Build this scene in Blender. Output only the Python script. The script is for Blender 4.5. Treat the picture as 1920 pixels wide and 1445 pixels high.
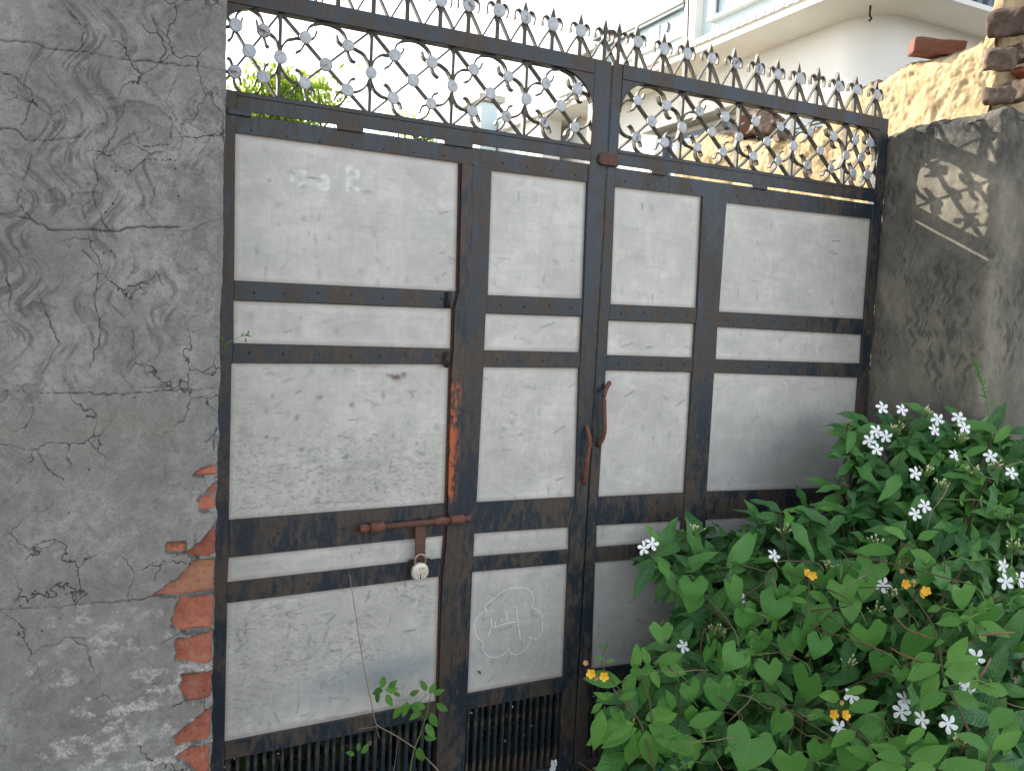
import bpy, math, random
import numpy as np
from mathutils import Vector, Matrix

random.seed(7); rng = np.random.default_rng(7)
D = bpy.data
for o in list(D.objects): D.objects.remove(o)
scene = bpy.context.scene
COL = scene.collection

# ------------------------------------------------------------------ camera, sky, sun, exposure
CAM = np.array([0.0, -2.4, 1.44])
FPX = 1589.06
YAW, PITCH, ROLL = math.radians(25.78781), math.radians(-4.45718), math.radians(2.74217)
def cam_axes():
    cy, sy, cp, sp = math.cos(YAW), math.sin(YAW), math.cos(PITCH), math.sin(PITCH)
    f = np.array([sy*cp, cy*cp, sp]); r = np.array([cy, -sy, 0.0]); u = np.cross(r, f)
    cr, sr = math.cos(ROLL), math.sin(ROLL)
    return r*cr+u*sr, -r*sr+u*cr, f
RR, UU, WW = cam_axes()
cd = D.cameras.new('camera'); cam = D.objects.new('camera', cd); COL.objects.link(cam)
cd.sensor_width = 36.0; cd.lens = FPX/1920*36.0; cd.clip_start = 0.02; cd.clip_end = 500
m = Matrix(((RR[0], UU[0], -WW[0], CAM[0]), (RR[1], UU[1], -WW[1], CAM[1]), (RR[2], UU[2], -WW[2], CAM[2]), (0, 0, 0, 1)))
cam.matrix_world = m
scene.camera = cam

SUN_FROM = Vector((-0.50, 1.0, 0.515)).normalized()
SUN_EL = math.asin(SUN_FROM.z); SUN_AZ = math.atan2(SUN_FROM.x, SUN_FROM.y)
w = D.worlds.new("World"); scene.world = w; w.use_nodes = True
wn = w.node_tree.nodes; wl = w.node_tree.links
bg = wn['Background']; sky = wn.new('ShaderNodeTexSky'); sky.sky_type = 'NISHITA'
sky.sun_disc = False; sky.sun_elevation = SUN_EL; sky.sun_rotation = SUN_AZ
sky.air_density = 1.0; sky.dust_density = 1.0; sky.ozone_density = 1.0; sky.altitude = 100
hsv = wn.new('ShaderNodeHueSaturation'); hsv.inputs['Saturation'].default_value = .33   # hazy, milky sky
wl.new(sky.outputs[0], hsv.inputs['Color']); wl.new(hsv.outputs[0], bg.inputs[0]); bg.inputs[1].default_value = 0.15
sd = D.lights.new('sun', 'SUN'); sun = D.objects.new('sun', sd); COL.objects.link(sun)
sd.energy = 4.0; sd.angle = math.radians(0.53); sd.color = (1.0, 0.90, 0.74)
sun.rotation_euler = SUN_FROM.to_track_quat('Z', 'Y').to_euler(); sun.location = (-4, 8, 6)
vs = scene.view_settings
scene.display_settings.display_device = 'sRGB'
vs.view_transform = 'Standard'; vs.look = 'None'; vs.gamma = 1.0; vs.use_curve_mapping = False
vs.exposure = 1.55
scene.render.engine = 'CYCLES'
scene.render.resolution_x = 1024; scene.render.resolution_y = 770

# ------------------------------------------------------------------ geometry helpers
def ray(u, v): return RR*(u-960)/FPX - UU*(v-722.5)/FPX + WW
def on(u, v, ax, val):
    d = ray(u, v); t = (val-CAM[ax])/d[ax]; return CAM+d*t
def gxz(u, v, y=0.0):
    q = on(u, v, 1, y); return float(q[0]), float(q[2])
def pr(P):
    v = np.asarray(P, float)-CAM; c = v@WW
    return 960+FPX*(v@RR)/c, 722.5-FPX*(v@UU)/c

def link(o, parent=None):
    COL.objects.link(o)
    if parent is not None:
        o.parent = parent
        if parent.parent is None: o.matrix_parent_inverse = Matrix.Translation(-parent.location)
    return o
def mk_mesh(name, v, f, mat=None, smooth=False):
    me = D.meshes.new(name); me.from_pydata([tuple(map(float, q)) for q in v], [], f)
    if mat: me.materials.append(mat)
    if smooth: me.polygons.foreach_set('use_smooth', [True]*len(me.polygons))
    me.update(); return me
def np_mesh(name, v, f, mat=None, smooth=True, attrs=None):
    """v (n,3), f (m,k) numpy arrays"""
    me = D.meshes.new(name); n = len(v); mm, k = f.shape
    me.vertices.add(n); me.vertices.foreach_set('co', np.ascontiguousarray(v, np.float32).ravel())
    me.loops.add(mm*k); me.loops.foreach_set('vertex_index', np.ascontiguousarray(f, np.int32).ravel())
    me.polygons.add(mm); me.polygons.foreach_set('loop_start', np.arange(0, mm*k, k, dtype=np.int32))
    me.polygons.foreach_set('loop_total', np.full(mm, k, np.int32))
    me.polygons.foreach_set('use_smooth', np.full(mm, smooth))
    for nm, a in (attrs or {}).items():
        at = me.attributes.new(nm, 'FLOAT', 'POINT'); at.data.foreach_set('value', np.ascontiguousarray(a, np.float32).ravel())
    if mat: me.materials.append(mat)
    me.update(calc_edges=True); me.validate(); return me
def ob(name, me, parent=None, loc=None):
    o = D.objects.new(name, me)
    if loc is not None: o.location = loc
    return link(o, parent)
def tag(o, label=None, cat=None, group=None, kind=None):
    if label: o['label'] = label
    if cat: o['category'] = cat
    if group: o['group'] = group
    if kind: o['kind'] = kind
    return o
def thing(name, label, cat, loc=(0, 0, 0), group=None):
    o = D.objects.new(name, None); o.location = loc; o.empty_display_size = .1
    COL.objects.link(o); return tag(o, label, cat, group)
def bevel(o, w=0.0015, seg=1):
    b = o.modifiers.new('b', 'BEVEL'); b.width = w; b.segments = seg; b.limit_method = 'ANGLE'; return o

def prism(poly, y0, y1):
    """poly: list of (x,z); extruded from y0 (front) to y1"""
    a = sum(poly[i][0]*poly[(i+1) % len(poly)][1]-poly[(i+1) % len(poly)][0]*poly[i][1] for i in range(len(poly)))
    if a < 0: poly = poly[::-1]
    n = len(poly)
    v = [(x, y0, z) for x, z in poly]+[(x, y1, z) for x, z in poly]
    f = [tuple(range(n)), tuple(range(2*n-1, n-1, -1))]
    f += [(i, i+n, (i+1) % n+n, (i+1) % n) for i in range(n)]
    return v, f
def boxv(x0, x1, y0, y1, z0, z1): return prism([(x0, z0), (x1, z0), (x1, z1), (x0, z1)], y0, y1)
def merge(parts):
    V, F = [], []
    for v, f in parts:
        n = len(V); V += list(v); F += [tuple(i+n for i in q) for q in f]
    return V, F
def crom(pts, n=5):
    P = [np.array(p, float) for p in pts]
    P = [2*P[0]-P[1]]+P+[2*P[-1]-P[-2]]; out = []
    for i in range(1, len(P)-2):
        for k in range(n):
            t = k/n; a, b, c, d = P[i-1:i+3]
            out.append(.5*((2*b)+(-a+c)*t+(2*a-5*b+4*c-d)*t*t+(-a+3*b-3*c+d)*t**3))
    out.append(P[-2]); return out
def strap(pts, y0, depth, th):
    """flat bar standing on edge: follows (x,z) points, 'th' thick in the plane, 'depth' deep in y"""
    P = np.array(pts, float); T = np.gradient(P, axis=0); T /= np.linalg.norm(T, axis=1)[:, None]+1e-9
    N = np.stack([-T[:, 1], T[:, 0]], 1)*th/2
    v = []
    for p, n in zip(P, N):
        a, b = p+n, p-n
        v += [(a[0], y0, a[1]), (b[0], y0, b[1]), (b[0], y0+depth, b[1]), (a[0], y0+depth, a[1])]
    f = [(3, 2, 1, 0)]
    for i in range(len(P)-1):
        o = 4*i
        for k in range(4): f.append((o+k, o+(k+1) % 4, o+4+(k+1) % 4, o+4+k))
    o = 4*(len(P)-1); f.append((o, o+1, o+2, o+3))
    return v, f
def tube(pts, r, n=6, cap=True):
    P = np.array(pts, float); m_ = len(P)
    R_ = np.full(m_, r) if np.isscalar(r) else np.array(r, float)
    T = np.gradient(P, axis=0); T /= np.linalg.norm(T, axis=1)[:, None]+1e-9
    ref = np.array([0.13, 0.2, 1.0]) if abs(T[0][2]) < .9 else np.array([1.0, 0.1, 0])
    v = []
    for p, t, q in zip(P, T, R_):
        a = np.cross(t, ref); a /= np.linalg.norm(a)+1e-9; b = np.cross(t, a)
        for k in range(n):
            th = 2*math.pi*k/n; v.append(p+q*(a*math.cos(th)+b*math.sin(th)))
    f = [(i*n+k, i*n+(k+1) % n, (i+1)*n+(k+1) % n, (i+1)*n+k) for i in range(m_-1) for k in range(n)]
    if cap: f += [tuple(range(n-1, -1, -1)), tuple((m_-1)*n+k for k in range(n))]
    return v, f

# value noise (numpy) -------------------------------------------------
def vnoise(p, seed=0):
    p = np.asarray(p, float); i = np.floor(p).astype(np.int64); f = p-i; f = f*f*(3-2*f)
    def h(ix, iy, iz):
        n = (ix*374761393+iy*668265263+iz*2147483647+seed*144269) & 0x7fffffff
        n = ((n ^ (n >> 13))*1274126177) & 0x7fffffff
        return ((n ^ (n >> 16)) & 0xffff)/65535.0
    r = 0
    for dx in (0, 1):
        wx = f[..., 0] if dx else 1-f[..., 0]
        for dy in (0, 1):
            wy = f[..., 1] if dy else 1-f[..., 1]
            for dz in (0, 1):
                wz = f[..., 2] if dz else 1-f[..., 2]
                r = r+wx*wy*wz*h(i[..., 0]+dx, i[..., 1]+dy, i[..., 2]+dz)
    return r
def fbm(p, oct=4, seed=0, gain=.5):
    a, s, t = 1.0, 0, 0
    p = np.asarray(p, float)
    for k in range(oct):
        s = s+a*vnoise(p*(2**k)+k*17.3, seed+k); t += a; a *= gain
    return s/t
def sstep(a, b, x): t = np.clip((x-a)/(b-a), 0, 1); return t*t*(3-2*t)
def seg_dist(X, Z, pts):
    d = np.full(X.shape, 9.0)
    for (a, b), (c, e) in zip(pts[:-1], pts[1:]):
        vx, vz = c-a, e-b; L = vx*vx+vz*vz+1e-12
        t = np.clip(((X-a)*vx+(Z-b)*vz)/L, 0, 1)
        d = np.minimum(d, np.hypot(X-a-t*vx, Z-b-t*vz))
    return d
def grid_faces(nu, nv):
    i = np.arange(nu-1)[:, None]; j = np.arange(nv-1)[None, :]
    a = (i*nv+j).ravel(); return np.stack([a, a+nv, a+nv+1, a+1], 1)
def rough_box(size, res, amp, freq, seed, rnd=0.0, post=None):
    """closed displaced box centred on the origin"""
    sx, sy, sz = size; V = []; F = []; n0 = 0
    for ax in range(3):
        o = [k for k in range(3) if k != ax]
        for s in (-1, 1):
            na = max(2, int(size[o[0]]/res)+1); nb = max(2, int(size[o[1]]/res)+1)
            A, B = np.meshgrid(np.linspace(-.5, .5, na)*size[o[0]], np.linspace(-.5, .5, nb)*size[o[1]], indexing='ij')
            v = np.zeros((na*nb, 3)); v[:, o[0]] = A.ravel(); v[:, o[1]] = B.ravel(); v[:, ax] = s*.5*size[ax]
            f = grid_faces(na, nb)
            flip = (s > 0) == (ax == 1)
            if flip: f = f[:, ::-1]
            V.append(v); F.append(f+n0); n0 += len(v)
    V = np.concatenate(V); F = np.concatenate(F)
    # weld
    key = np.round(V*1e5).astype(np.int64); _, idx, inv = np.unique(key, axis=0, return_index=True, return_inverse=True)
    V = V[idx]; F = inv.reshape(-1)[F]
    if rnd > 0:
        h = np.array(size)/2-rnd; c = np.clip(V, -h, h); d = V-c; L = np.linalg.norm(d, axis=1)[:, None]+1e-9
        V = c+d/L*np.minimum(L, rnd)
    dv = np.stack([fbm(V*freq+seed*3.1+k*31, 4, seed+k)-.5 for k in range(3)], 1)
    V = V+dv*2*amp
    if post is not None: V = post(V)
    return V, F

# ------------------------------------------------------------------ materials
class NT:
    def __init__(s, name):
        s.m = D.materials.new(name); s.m.use_nodes = True; s.t = s.m.node_tree; s.n = s.t.nodes; s.l = s.t.links
        s.p = s.n['Principled BSDF']; s.out = s.n['Material Output']; s.co = s.n.new('ShaderNodeTexCoord')
    def put(s, inp, val):
        if isinstance(val, bpy.types.NodeSocket): s.l.new(val, inp)
        elif isinstance(val, (tuple, list)) and len(val) == 3 and inp.type == 'RGBA': inp.default_value = (*val, 1)
        else: inp.default_value = val
    def map(s, scale=(1, 1, 1), src='Object', rot=(0, 0, 0), loc=(0, 0, 0)):
        m_ = s.n.new('ShaderNodeMapping'); s.l.new(s.co.outputs[src], m_.inputs[0]); m_.inputs['Scale'].default_value = scale
        m_.inputs['Rotation'].default_value = rot; m_.inputs['Location'].default_value = loc; return m_.outputs[0]
    def noise(s, sc, det=6, rough=.6, vec=None, dist=0.0, fac=True):
        n = s.n.new('ShaderNodeTexNoise'); n.inputs['Scale'].default_value = sc; n.inputs['Detail'].default_value = det
        n.inputs['Roughness'].default_value = rough; n.inputs['Distortion'].default_value = dist
        s.l.new(vec if vec is not None else s.co.outputs['Object'], n.inputs['Vector']); return n.outputs[0 if fac else 1]
    def vor(s, sc, vec=None, feature='F1', out='Distance', rand=1.0):
        n = s.n.new('ShaderNodeTexVoronoi'); n.feature = feature; n.inputs['Scale'].default_value = sc
        n.inputs['Randomness'].default_value = rand
        s.l.new(vec if vec is not None else s.co.outputs['Object'], n.inputs['Vector']); return n.outputs[out]
    def ramp(s, fac, *stops, interp='LINEAR'):
        r = s.n.new('ShaderNodeValToRGB'); e = r.color_ramp.elements; r.color_ramp.interpolation = interp
        while len(e) < len(stops): e.new(.5)
        for q, (pos, c) in zip(e, stops):
            q.position = pos; q.color = (c, c, c, 1) if not isinstance(c, tuple) else (*c, 1)
        s.l.new(fac, r.inputs[0]); return r.outputs[0]
    def mix(s, fac, a, b, mode='MIX'):
        n = s.n.new('ShaderNodeMix'); n.data_type = 'RGBA'; n.blend_type = mode
        s.put(n.inputs[0], fac); s.put(n.inputs[6], a); s.put(n.inputs[7], b); return n.outputs[2]
    def math(s, op, a, b=0.0, c=None):
        n = s.n.new('ShaderNodeMath'); n.operation = op; s.put(n.inputs[0], a); s.put(n.inputs[1], b)
        if c is not None: s.put(n.inputs[2], c)
        return n.outputs[0]
    def attr(s, name):
        n = s.n.new('ShaderNodeAttribute'); n.attribute_name = name; return n.outputs['Fac']
    def rnd(s): return s.n.new('ShaderNodeObjectInfo').outputs['Random']
    def sep(s, v=None):
        n = s.n.new('ShaderNodeSeparateXYZ'); s.l.new(v if v is not None else s.co.outputs['Object'], n.inputs[0]); return n.outputs
    def bump(s, h, strength=.5, dist=.002, prev=None):
        n = s.n.new('ShaderNodeBump'); n.inputs['Strength'].default_value = strength; n.inputs['Distance'].default_value = dist
        s.l.new(h, n.inputs['Height'])
        if prev is not None: s.l.new(prev, n.inputs['Normal'])
        s.l.new(n.outputs[0], s.p.inputs['Normal']); return n.outputs[0]
    def fin(s, col, rough=.7, metal=0.0, spec=.5):
        s.put(s.p.inputs['Base Color'], col); s.put(s.p.inputs['Roughness'], rough); s.put(s.p.inputs['Metallic'], metal)
        s.p.inputs['Specular IOR Level'].default_value = spec; return s.m

# ------------------------------------------------------------------ material library
def mat_frame():
    t = NT('rusty_painted_steel')
    v1 = t.map((1, 1, .45)); n1 = t.noise(9, 8, .65, v1); n2 = t.noise(70, 6, .7, t.map((1, 1, .35))); n3 = t.noise(26, 6, .7)
    k = t.math('ADD', t.math('MULTIPLY', n1, .6), t.math('MULTIPLY', n2, .4))
    mask = t.ramp(k, (.475, 0.0), (.545, 1.0))
    blue = t.mix(t.noise(120, 3), (.009, .013, .020), (.026, .040, .058))
    brown = t.mix(n2, (.026, .020, .016), (.098, .076, .058))
    c = t.mix(mask, blue, brown)
    rust = t.math('MULTIPLY', t.ramp(n3, (.60, 0.0), (.70, 1.0)), mask)
    c = t.mix(t.math('MULTIPLY', rust, .7), c, (.13, .055, .028))
    fl = t.ramp(t.noise(330, 2, .5), (.735, 0.0), (.76, 1.0))
    c = t.mix(t.math('MULTIPLY', fl, .6), c, (.30, .29, .27))
    t.bump(t.math('ADD', n2, t.math('MULTIPLY', mask, .5)), .35, .0012)
    return t.fin(c, t.ramp(mask, (0, .36), (1, .60)), 0, .45)
def mat_frame_primer():
    # the wicket post: same paint, with orange primer showing in a worn strip
    t = NT('rusty_painted_steel_primer_worn')
    n1 = t.noise(9, 8, .65, t.map((1, 1, .45))); n2 = t.noise(70, 6, .7, t.map((1, 1, .35)))
    mask = t.ramp(t.math('ADD', t.math('MULTIPLY', n1, .6), t.math('MULTIPLY', n2, .4)), (.455, 0.0), (.525, 1.0))
    c = t.mix(mask, t.mix(t.noise(120, 3), (.010, .015, .024), (.022, .032, .046)), t.mix(n2, (.026, .020, .016), (.095, .072, .056)))
    s = t.sep()
    zx = t.math('MULTIPLY', t.ramp(t.math('MULTIPLY', s[2], .5), (.43, 0.0), (.45, 1.0), (.61, 1.0), (.645, 0.0)), t.ramp(s[0], (.962, 1.0), (.986, 0.0)))
    wear = t.ramp(t.math('ADD', t.noise(60, 8, .75, t.map((1, 1, .35))), t.math('MULTIPLY', t.noise(14, 4), .25)), (.60, 0.0), (.64, 1.0))
    c = t.mix(t.math('MULTIPLY', zx, wear), c, (.46, .105, .030))
    t.bump(n2, .35, .0012)
    return t.fin(c, .5, 0, .45)
def mat_rust(name, a, b, rough=.75):
    t = NT(name); n = t.noise(60, 8, .7); n2 = t.noise(260, 4, .6)
    c = t.mix(t.ramp(n, (.35, 0.0), (.65, 1.0)), a, b); c = t.mix(t.ramp(n2, (.58, 0.0), (.7, .6)), c, (.04, .022, .018))
    t.bump(n2, .5, .0008); return t.fin(c, rough, 0, .35)
def mat_panel():
    t = NT('weathered_sheet_metal'); r = t.rnd()
    off = t.n.new('ShaderNodeVectorMath'); off.operation = 'ADD'
    cmb = t.n.new('ShaderNodeCombineXYZ'); t.l.new(t.math('MULTIPLY', r, 37.0), cmb.inputs[0]); t.l.new(t.math('MULTIPLY', r, 11.0), cmb.inputs[2])
    t.l.new(t.co.outputs['Object'], off.inputs[0]); t.l.new(cmb.outputs[0], off.inputs[1]); P = off.outputs[0]
    def mp(sc):
        m_ = t.n.new('ShaderNodeMapping'); t.l.new(P, m_.inputs[0]); m_.inputs['Scale'].default_value = sc; return m_.outputs[0]
    big = t.noise(5, 6, .6, P); vert = t.noise(26, 6, .7, mp((2.6, 1, .30))); hor = t.noise(30, 6, .7, mp((.35, 1, 2.2)))
    c = t.mix(t.ramp(big, (.32, 0.0), (.68, 1.0)), (.55, .53, .495), (.74, .71, .66))
    c = t.mix(t.math('MULTIPLY', t.ramp(vert, (.36, 1.0), (.58, 0.0)), .26), c, (.40, .40, .39))
    c = t.mix(t.math('MULTIPLY', t.ramp(hor, (.34, 1.0), (.54, 0.0)), .20), c, (.42, .41, .40))
    cl = t.noise(13, 7, .72, mp((1, 1, 1.4)), dist=1.2); c = t.mix(t.math('MULTIPLY', t.ramp(cl, (.40, 1.0), (.56, 0.0)), .30), c, (.38, .38, .375))
    c = t.mix(t.math('MULTIPLY', t.ramp(cl, (.58, 0.0), (.70, 1.0)), .35), c, (.82, .81, .79))
    # bluish bare patches
    c = t.mix(t.math('MULTIPLY', t.ramp(t.noise(4.5, 4, .55, mp((1, 1, 1.6))), (.58, 0.0), (.72, 1.0)), .30), c, (.36, .41, .45))
    # finger smudges
    sm = t.vor(21, mp((1, 1, .62)), rand=1.0); pick = t.ramp(t.noise(6, 2, .5, P), (.46, 0.0), (.54, 1.0))
    smk = t.math('MULTIPLY', t.ramp(sm, (.10, 1.0), (.24, 0.0)), pick)
    c = t.mix(t.math('MULTIPLY', smk, .35), c, (.26, .27, .28))
    c = t.mix(t.math('MULTIPLY', t.attr('tone'), .45), c, (.36, .345, .31)); c = t.mix(t.attr('smudge'), c, (.15, .16, .18)); c = t.mix(t.attr('rust'), c, (.16, .10, .075)); c = t.mix(t.attr('ghost'), c, (.84, .84, .82))
    # short scratches
    for rot, sd in ((.5, 3.0), (-.9, 9.0), (.1, 17.0)):
        m_ = t.n.new('ShaderNodeMapping'); t.l.new(P, m_.inputs[0]); m_.inputs['Rotation'].default_value = (0, rot, 0); m_.inputs['Scale'].default_value = (1.0, 1, 16.0); m_.inputs['Location'].default_value = (sd, 0, sd)
        s1 = t.noise(17, 3, .6, m_.outputs[0]); sc = t.math('MULTIPLY', t.ramp(s1, (.66, 0.0), (.69, 1.0)), t.ramp(t.noise(3.2, 3, .5, mp((1, 1, 1))), (.46, 0.0), (.60, 1.0)))
        c = t.mix(t.math('MULTIPLY', sc, .38), c, (.10, .10, .105))
    # pitting and grime, only where the lower/older sheets carry it (attribute)
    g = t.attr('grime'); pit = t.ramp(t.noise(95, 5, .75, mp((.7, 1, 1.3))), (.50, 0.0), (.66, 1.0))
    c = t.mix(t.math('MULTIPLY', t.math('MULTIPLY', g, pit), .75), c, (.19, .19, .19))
    bl = t.attr('blue'); c = t.mix(t.math('MULTIPLY', bl, .55), c, (.24, .29, .32))
    e = t.attr('edge'); c = t.mix(t.math('MULTIPLY', t.ramp(t.math('ADD', e, t.math('MULTIPLY', big, .012)), (.007, 1.0), (.020, 0.0)), .55), c, (.25, .18, .12))
    ed2 = t.ramp(t.math('ADD', e, t.math('MULTIPLY', vert, .03)), (.028, 1.0), (.045, 0.0)); c = t.mix(t.math('MULTIPLY', ed2, .18), c, (.75, .74, .72))
    t.bump(t.math('ADD', vert, t.math('MULTIPLY', big, 3.0)), .12, .003)
    return t.fin(c, t.ramp(vert, (.3, .50), (.7, .62)), .25, .4)
def mat_plain(name, a, b, sc=20, rough=.7, bumpd=.001, metal=0.0, spec=.4, det=6):
    t = NT(name); n = t.noise(sc, det, .65); c = t.mix(t.ramp(n, (.35, 0.0), (.65, 1.0)), a, b)
    if bumpd: t.bump(n, .5, bumpd)
    return t.fin(c, rough, metal, spec)
def mat_disc():
    t = NT('silver_painted_disc'); r = t.rnd(); n = t.noise(120, 5, .7)
    c = t.mix(t.ramp(n, (.35, 0.0), (.65, 1.0)), (.36, .38, .40), (.56, .58, .60))
    n2 = t.noise(45, 5, .7); lim = t.math('ADD', n2, t.math('MULTIPLY', r, .22))
    c = t.mix(t.ramp(lim, (.70, 0.0), (.80, 1.0)), c, (.10, .06, .045))
    t.bump(n, .4, .0008); return t.fin(c, .5, .25, .4)
def mat_plaster_grey():
    t = NT('grey_cement_render')
    big = t.noise(4.5, 7, .6); mid = t.noise(28, 8, .7); fine = t.noise(330, 6, .75)
    c = t.mix(t.ramp(big, (.36, 0.0), (.64, 1.0)), (.215, .209, .199), (.375, .366, .348))
    c = t.mix(t.math('MULTIPLY', t.ramp(mid, (.42, 1.0), (.58, 0.0)), .42), c, (.150, .145, .138))
    c = t.mix(t.math('MULTIPLY', t.ramp(fine, (.36, 1.0), (.54, 0.0)), .55), c, (.12, .118, .112))
    med2 = t.noise(85, 7, .75, dist=.5); c = t.mix(t.math('MULTIPLY', t.ramp(med2, (.38, 1.0), (.50, 0.0)), .45), c, (.12, .118, .115))
    c = t.mix(t.math('MULTIPLY', t.ramp(t.noise(3.1, 4, .5, t.map((1, 1, 1), loc=(3, 0, 5))), (.48, 0.0), (.66, 1.0)), .45), c, (.20, .175, .142))
    c = t.mix(t.math('MULTIPLY', t.attr('comb'), .62), c, (.085, .082, .078))
    c = t.mix(t.math('MULTIPLY', t.math('MULTIPLY', t.attr('stain'), t.ramp(med2, (.40, 1.0), (.60, .15))), .42), c, (.095, .094, .092))
    c = t.mix(t.math('MULTIPLY', t.attr('flake'), t.ramp(med2, (.35, 1.0), (.62, .25))), c, (.12, .112, .098))
    # hairline map cracking
    warp = t.n.new('ShaderNodeVectorMath'); warp.operation = 'MULTIPLY_ADD'; wv = t.noise(9, 4, .6, fac=False)
    t.l.new(wv, warp.inputs[0]); warp.inputs[1].default_value = (.12, .12, .12); t.l.new(t.co.outputs['Object'], warp.inputs[2])
    vd = t.vor(8.5, warp.outputs[0], 'DISTANCE_TO_EDGE'); ck = t.math('MULTIPLY', t.ramp(vd, (.004, 1.0), (.014, 0.0)), t.ramp(t.noise(5, 3), (.46, 0.0), (.56, 1.0)))
    c = t.mix(t.math('MULTIPLY', ck, .9), c, (.035, .035, .037))
    c = t.mix(t.attr('crack_lip_shade'), c, (.018, .018, .020))
    # holes
    hv = t.vor(40, None); hk = t.math('MULTIPLY', t.ramp(hv, (.07, 1.0), (.13, 0.0)), t.ramp(t.noise(8, 3, .5), (.54, 0.0), (.6, 1.0)))
    c = t.mix(t.math('MULTIPLY', hk, .8), c, (.03, .03, .03))
    eff = t.attr('salt'); c = t.mix(t.math('MULTIPLY', t.math('MULTIPLY', eff, t.ramp(t.noise(170, 5, .7), (.40, 0.15), (.55, 1.0))), .75), c, (.56, .54, .49))
    h = t.math('ADD', t.math('MULTIPLY', mid, .6), t.math('MULTIPLY', fine, .5)); h = t.math('SUBTRACT', h, t.math('MULTIPLY', ck, .8))
    t.bump(h, .55, .0022); return t.fin(c, .92, 0, .2)
def mat_plaster_brown():
    t = NT('brown_grey_cement_render')
    big = t.noise(3.2, 7, .6); mid = t.noise(20, 8, .7, t.map((1, 1, .55))); fine = t.noise(300, 6, .75)
    c = t.mix(t.ramp(big, (.36, 0.0), (.64, 1.0)), (.155, .145, .122), (.29, .265, .212))
    c = t.mix(t.math('MULTIPLY', t.ramp(mid, (.42, 1.0), (.60, 0.0)), .45), c, (.105, .100, .088))
    c = t.mix(t.math('MULTIPLY', t.ramp(fine, (.36, 1.0), (.52, 0.0)), .3), c, (.06, .058, .052))
    c = t.mix(t.math('MULTIPLY', t.attr('comb'), .6), c, (.062, .058, .052))
    mould = t.math('MULTIPLY', t.attr('mould'), t.ramp(t.noise(11, 6, .7), (.35, 0.0), (.55, 1.0)))
    c = t.mix(t.math('MULTIPLY', mould, .85), c, (.038, .040, .043))
    lich = t.math('MULTIPLY', t.ramp(t.noise(75, 5, .6), (.60, 0.0), (.68, 1.0)), t.attr('mould'))
    c = t.mix(t.math('MULTIPLY', lich, .6), c, (.26, .27, .26))
    t.bump(t.math('ADD', t.math('MULTIPLY', mid, .6), t.math('MULTIPLY', fine, .6)), .6, .003); return t.fin(c, .93, 0, .2)
def mat_mud():
    t = NT('yellow_mud_plaster')
    big = t.noise(5, 7, .65); mid = t.noise(13, 8, .66, dist=.8); fine = t.noise(90, 6, .6)
    c = t.mix(t.ramp(big, (.34, 0.0), (.62, 1.0)), (.42, .325, .185), (.56, .445, .26))
    c = t.mix(t.math('MULTIPLY', t.ramp(mid, (.40, 1.0), (.56, 0.0)), .6), c, (.30, .215, .125))
    c = t.mix(t.math('MULTIPLY', t.ramp(t.noise(9, 5, .6, t.map(loc=(4, 2, 1))), (.54, 0.0), (.66, 1.0)), .7), c, (.24, .17, .115))
    c = t.mix(t.attr('crest'), c, (.12, .105, .085))
    t.bump(t.math('ADD', t.math('MULTIPLY', mid, .7), t.math('MULTIPLY', fine, .8)), .7, .004); return t.fin(c, .95, 0, .15)
def mat_brick(name, a, b, dirt=(.30, .29, .27), dk=.35, spots=(.05, .045, .04)):
    t = NT(name); n = t.noise(16, 7, .7); f = t.noise(120, 6, .75); r = t.rnd()
    c = t.mix(t.ramp(n, (.35, 0.0), (.65, 1.0)), a, b)
    hs = t.n.new('ShaderNodeHueSaturation'); t.l.new(c, hs.inputs['Color']); t.l.new(t.math('MULTIPLY_ADD', r, .5, .75), hs.inputs['Value']); c = hs.outputs[0]
    c = t.mix(t.math('MULTIPLY', t.ramp(t.noise(30, 6, .7), (.58, 0.0), (.66, 1.0)), dk), c, dirt)
    c = t.mix(t.math('MULTIPLY', t.ramp(f, (.34, 1.0), (.44, 0.0)), .7), c, spots)
    t.bump(t.math('ADD', n, f), .7, .003); return t.fin(c, .92, 0, .2)
def mat_leaf(name, dark, light, vein, rough=.42, trans=.22, tcol=(.10, .22, .03), vk=.5, lk=.42):
    t = NT(name); r = t.math('FRACT', t.math('ADD', t.rnd(), t.attr('vary'))); n = t.noise(14, 3)
    c = t.mix(t.math('ADD', t.math('MULTIPLY', t.math('POWER', r, 1.4), .85), t.math('MULTIPLY', n, .15)), dark, light)
    pt = t.noise(30, 4, .6); c = t.mix(t.math('MULTIPLY', t.ramp(pt, (.45, 0.0), (.65, 1.0)), .35), c, vein)
    a = t.attr('across'); l = t.attr('along')
    mid = t.ramp(a, (.0, 1.0), (.07, 0.0))
    lat = t.math('SINE', t.math('MULTIPLY', t.math('SUBTRACT', l, t.math('MULTIPLY', a, .22)), 62.0))
    latm = t.math('MULTIPLY', t.ramp(lat, (.55, 0.0), (.98, 1.0)), lk)
    c = t.mix(t.math('MULTIPLY', t.math('MAXIMUM', mid, latm), vk), c, vein)
    # insect-nibbled brown spots
    sp = t.ramp(t.noise(55, 3, .6, t.map(src='Generated')), (.69, 0.0), (.72, 1.0)); c = t.mix(t.math('MULTIPLY', sp, .4), c, (.10, .07, .02))
    t.bump(lat, lk*.8, .0014)
    t.fin(c, rough, 0, .35)
    tr = t.n.new('ShaderNodeBsdfTranslucent'); t.put(tr.inputs[0], t.mix(.5, c, tcol))
    ms = t.n.new('ShaderNodeMixShader'); ms.inputs[0].default_value = trans
    t.l.new(t.p.outputs[0], ms.inputs[1]); t.l.new(tr.outputs[0], ms.inputs[2]); t.l.new(ms.outputs[0], t.out.inputs[0]); return t.m

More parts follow.
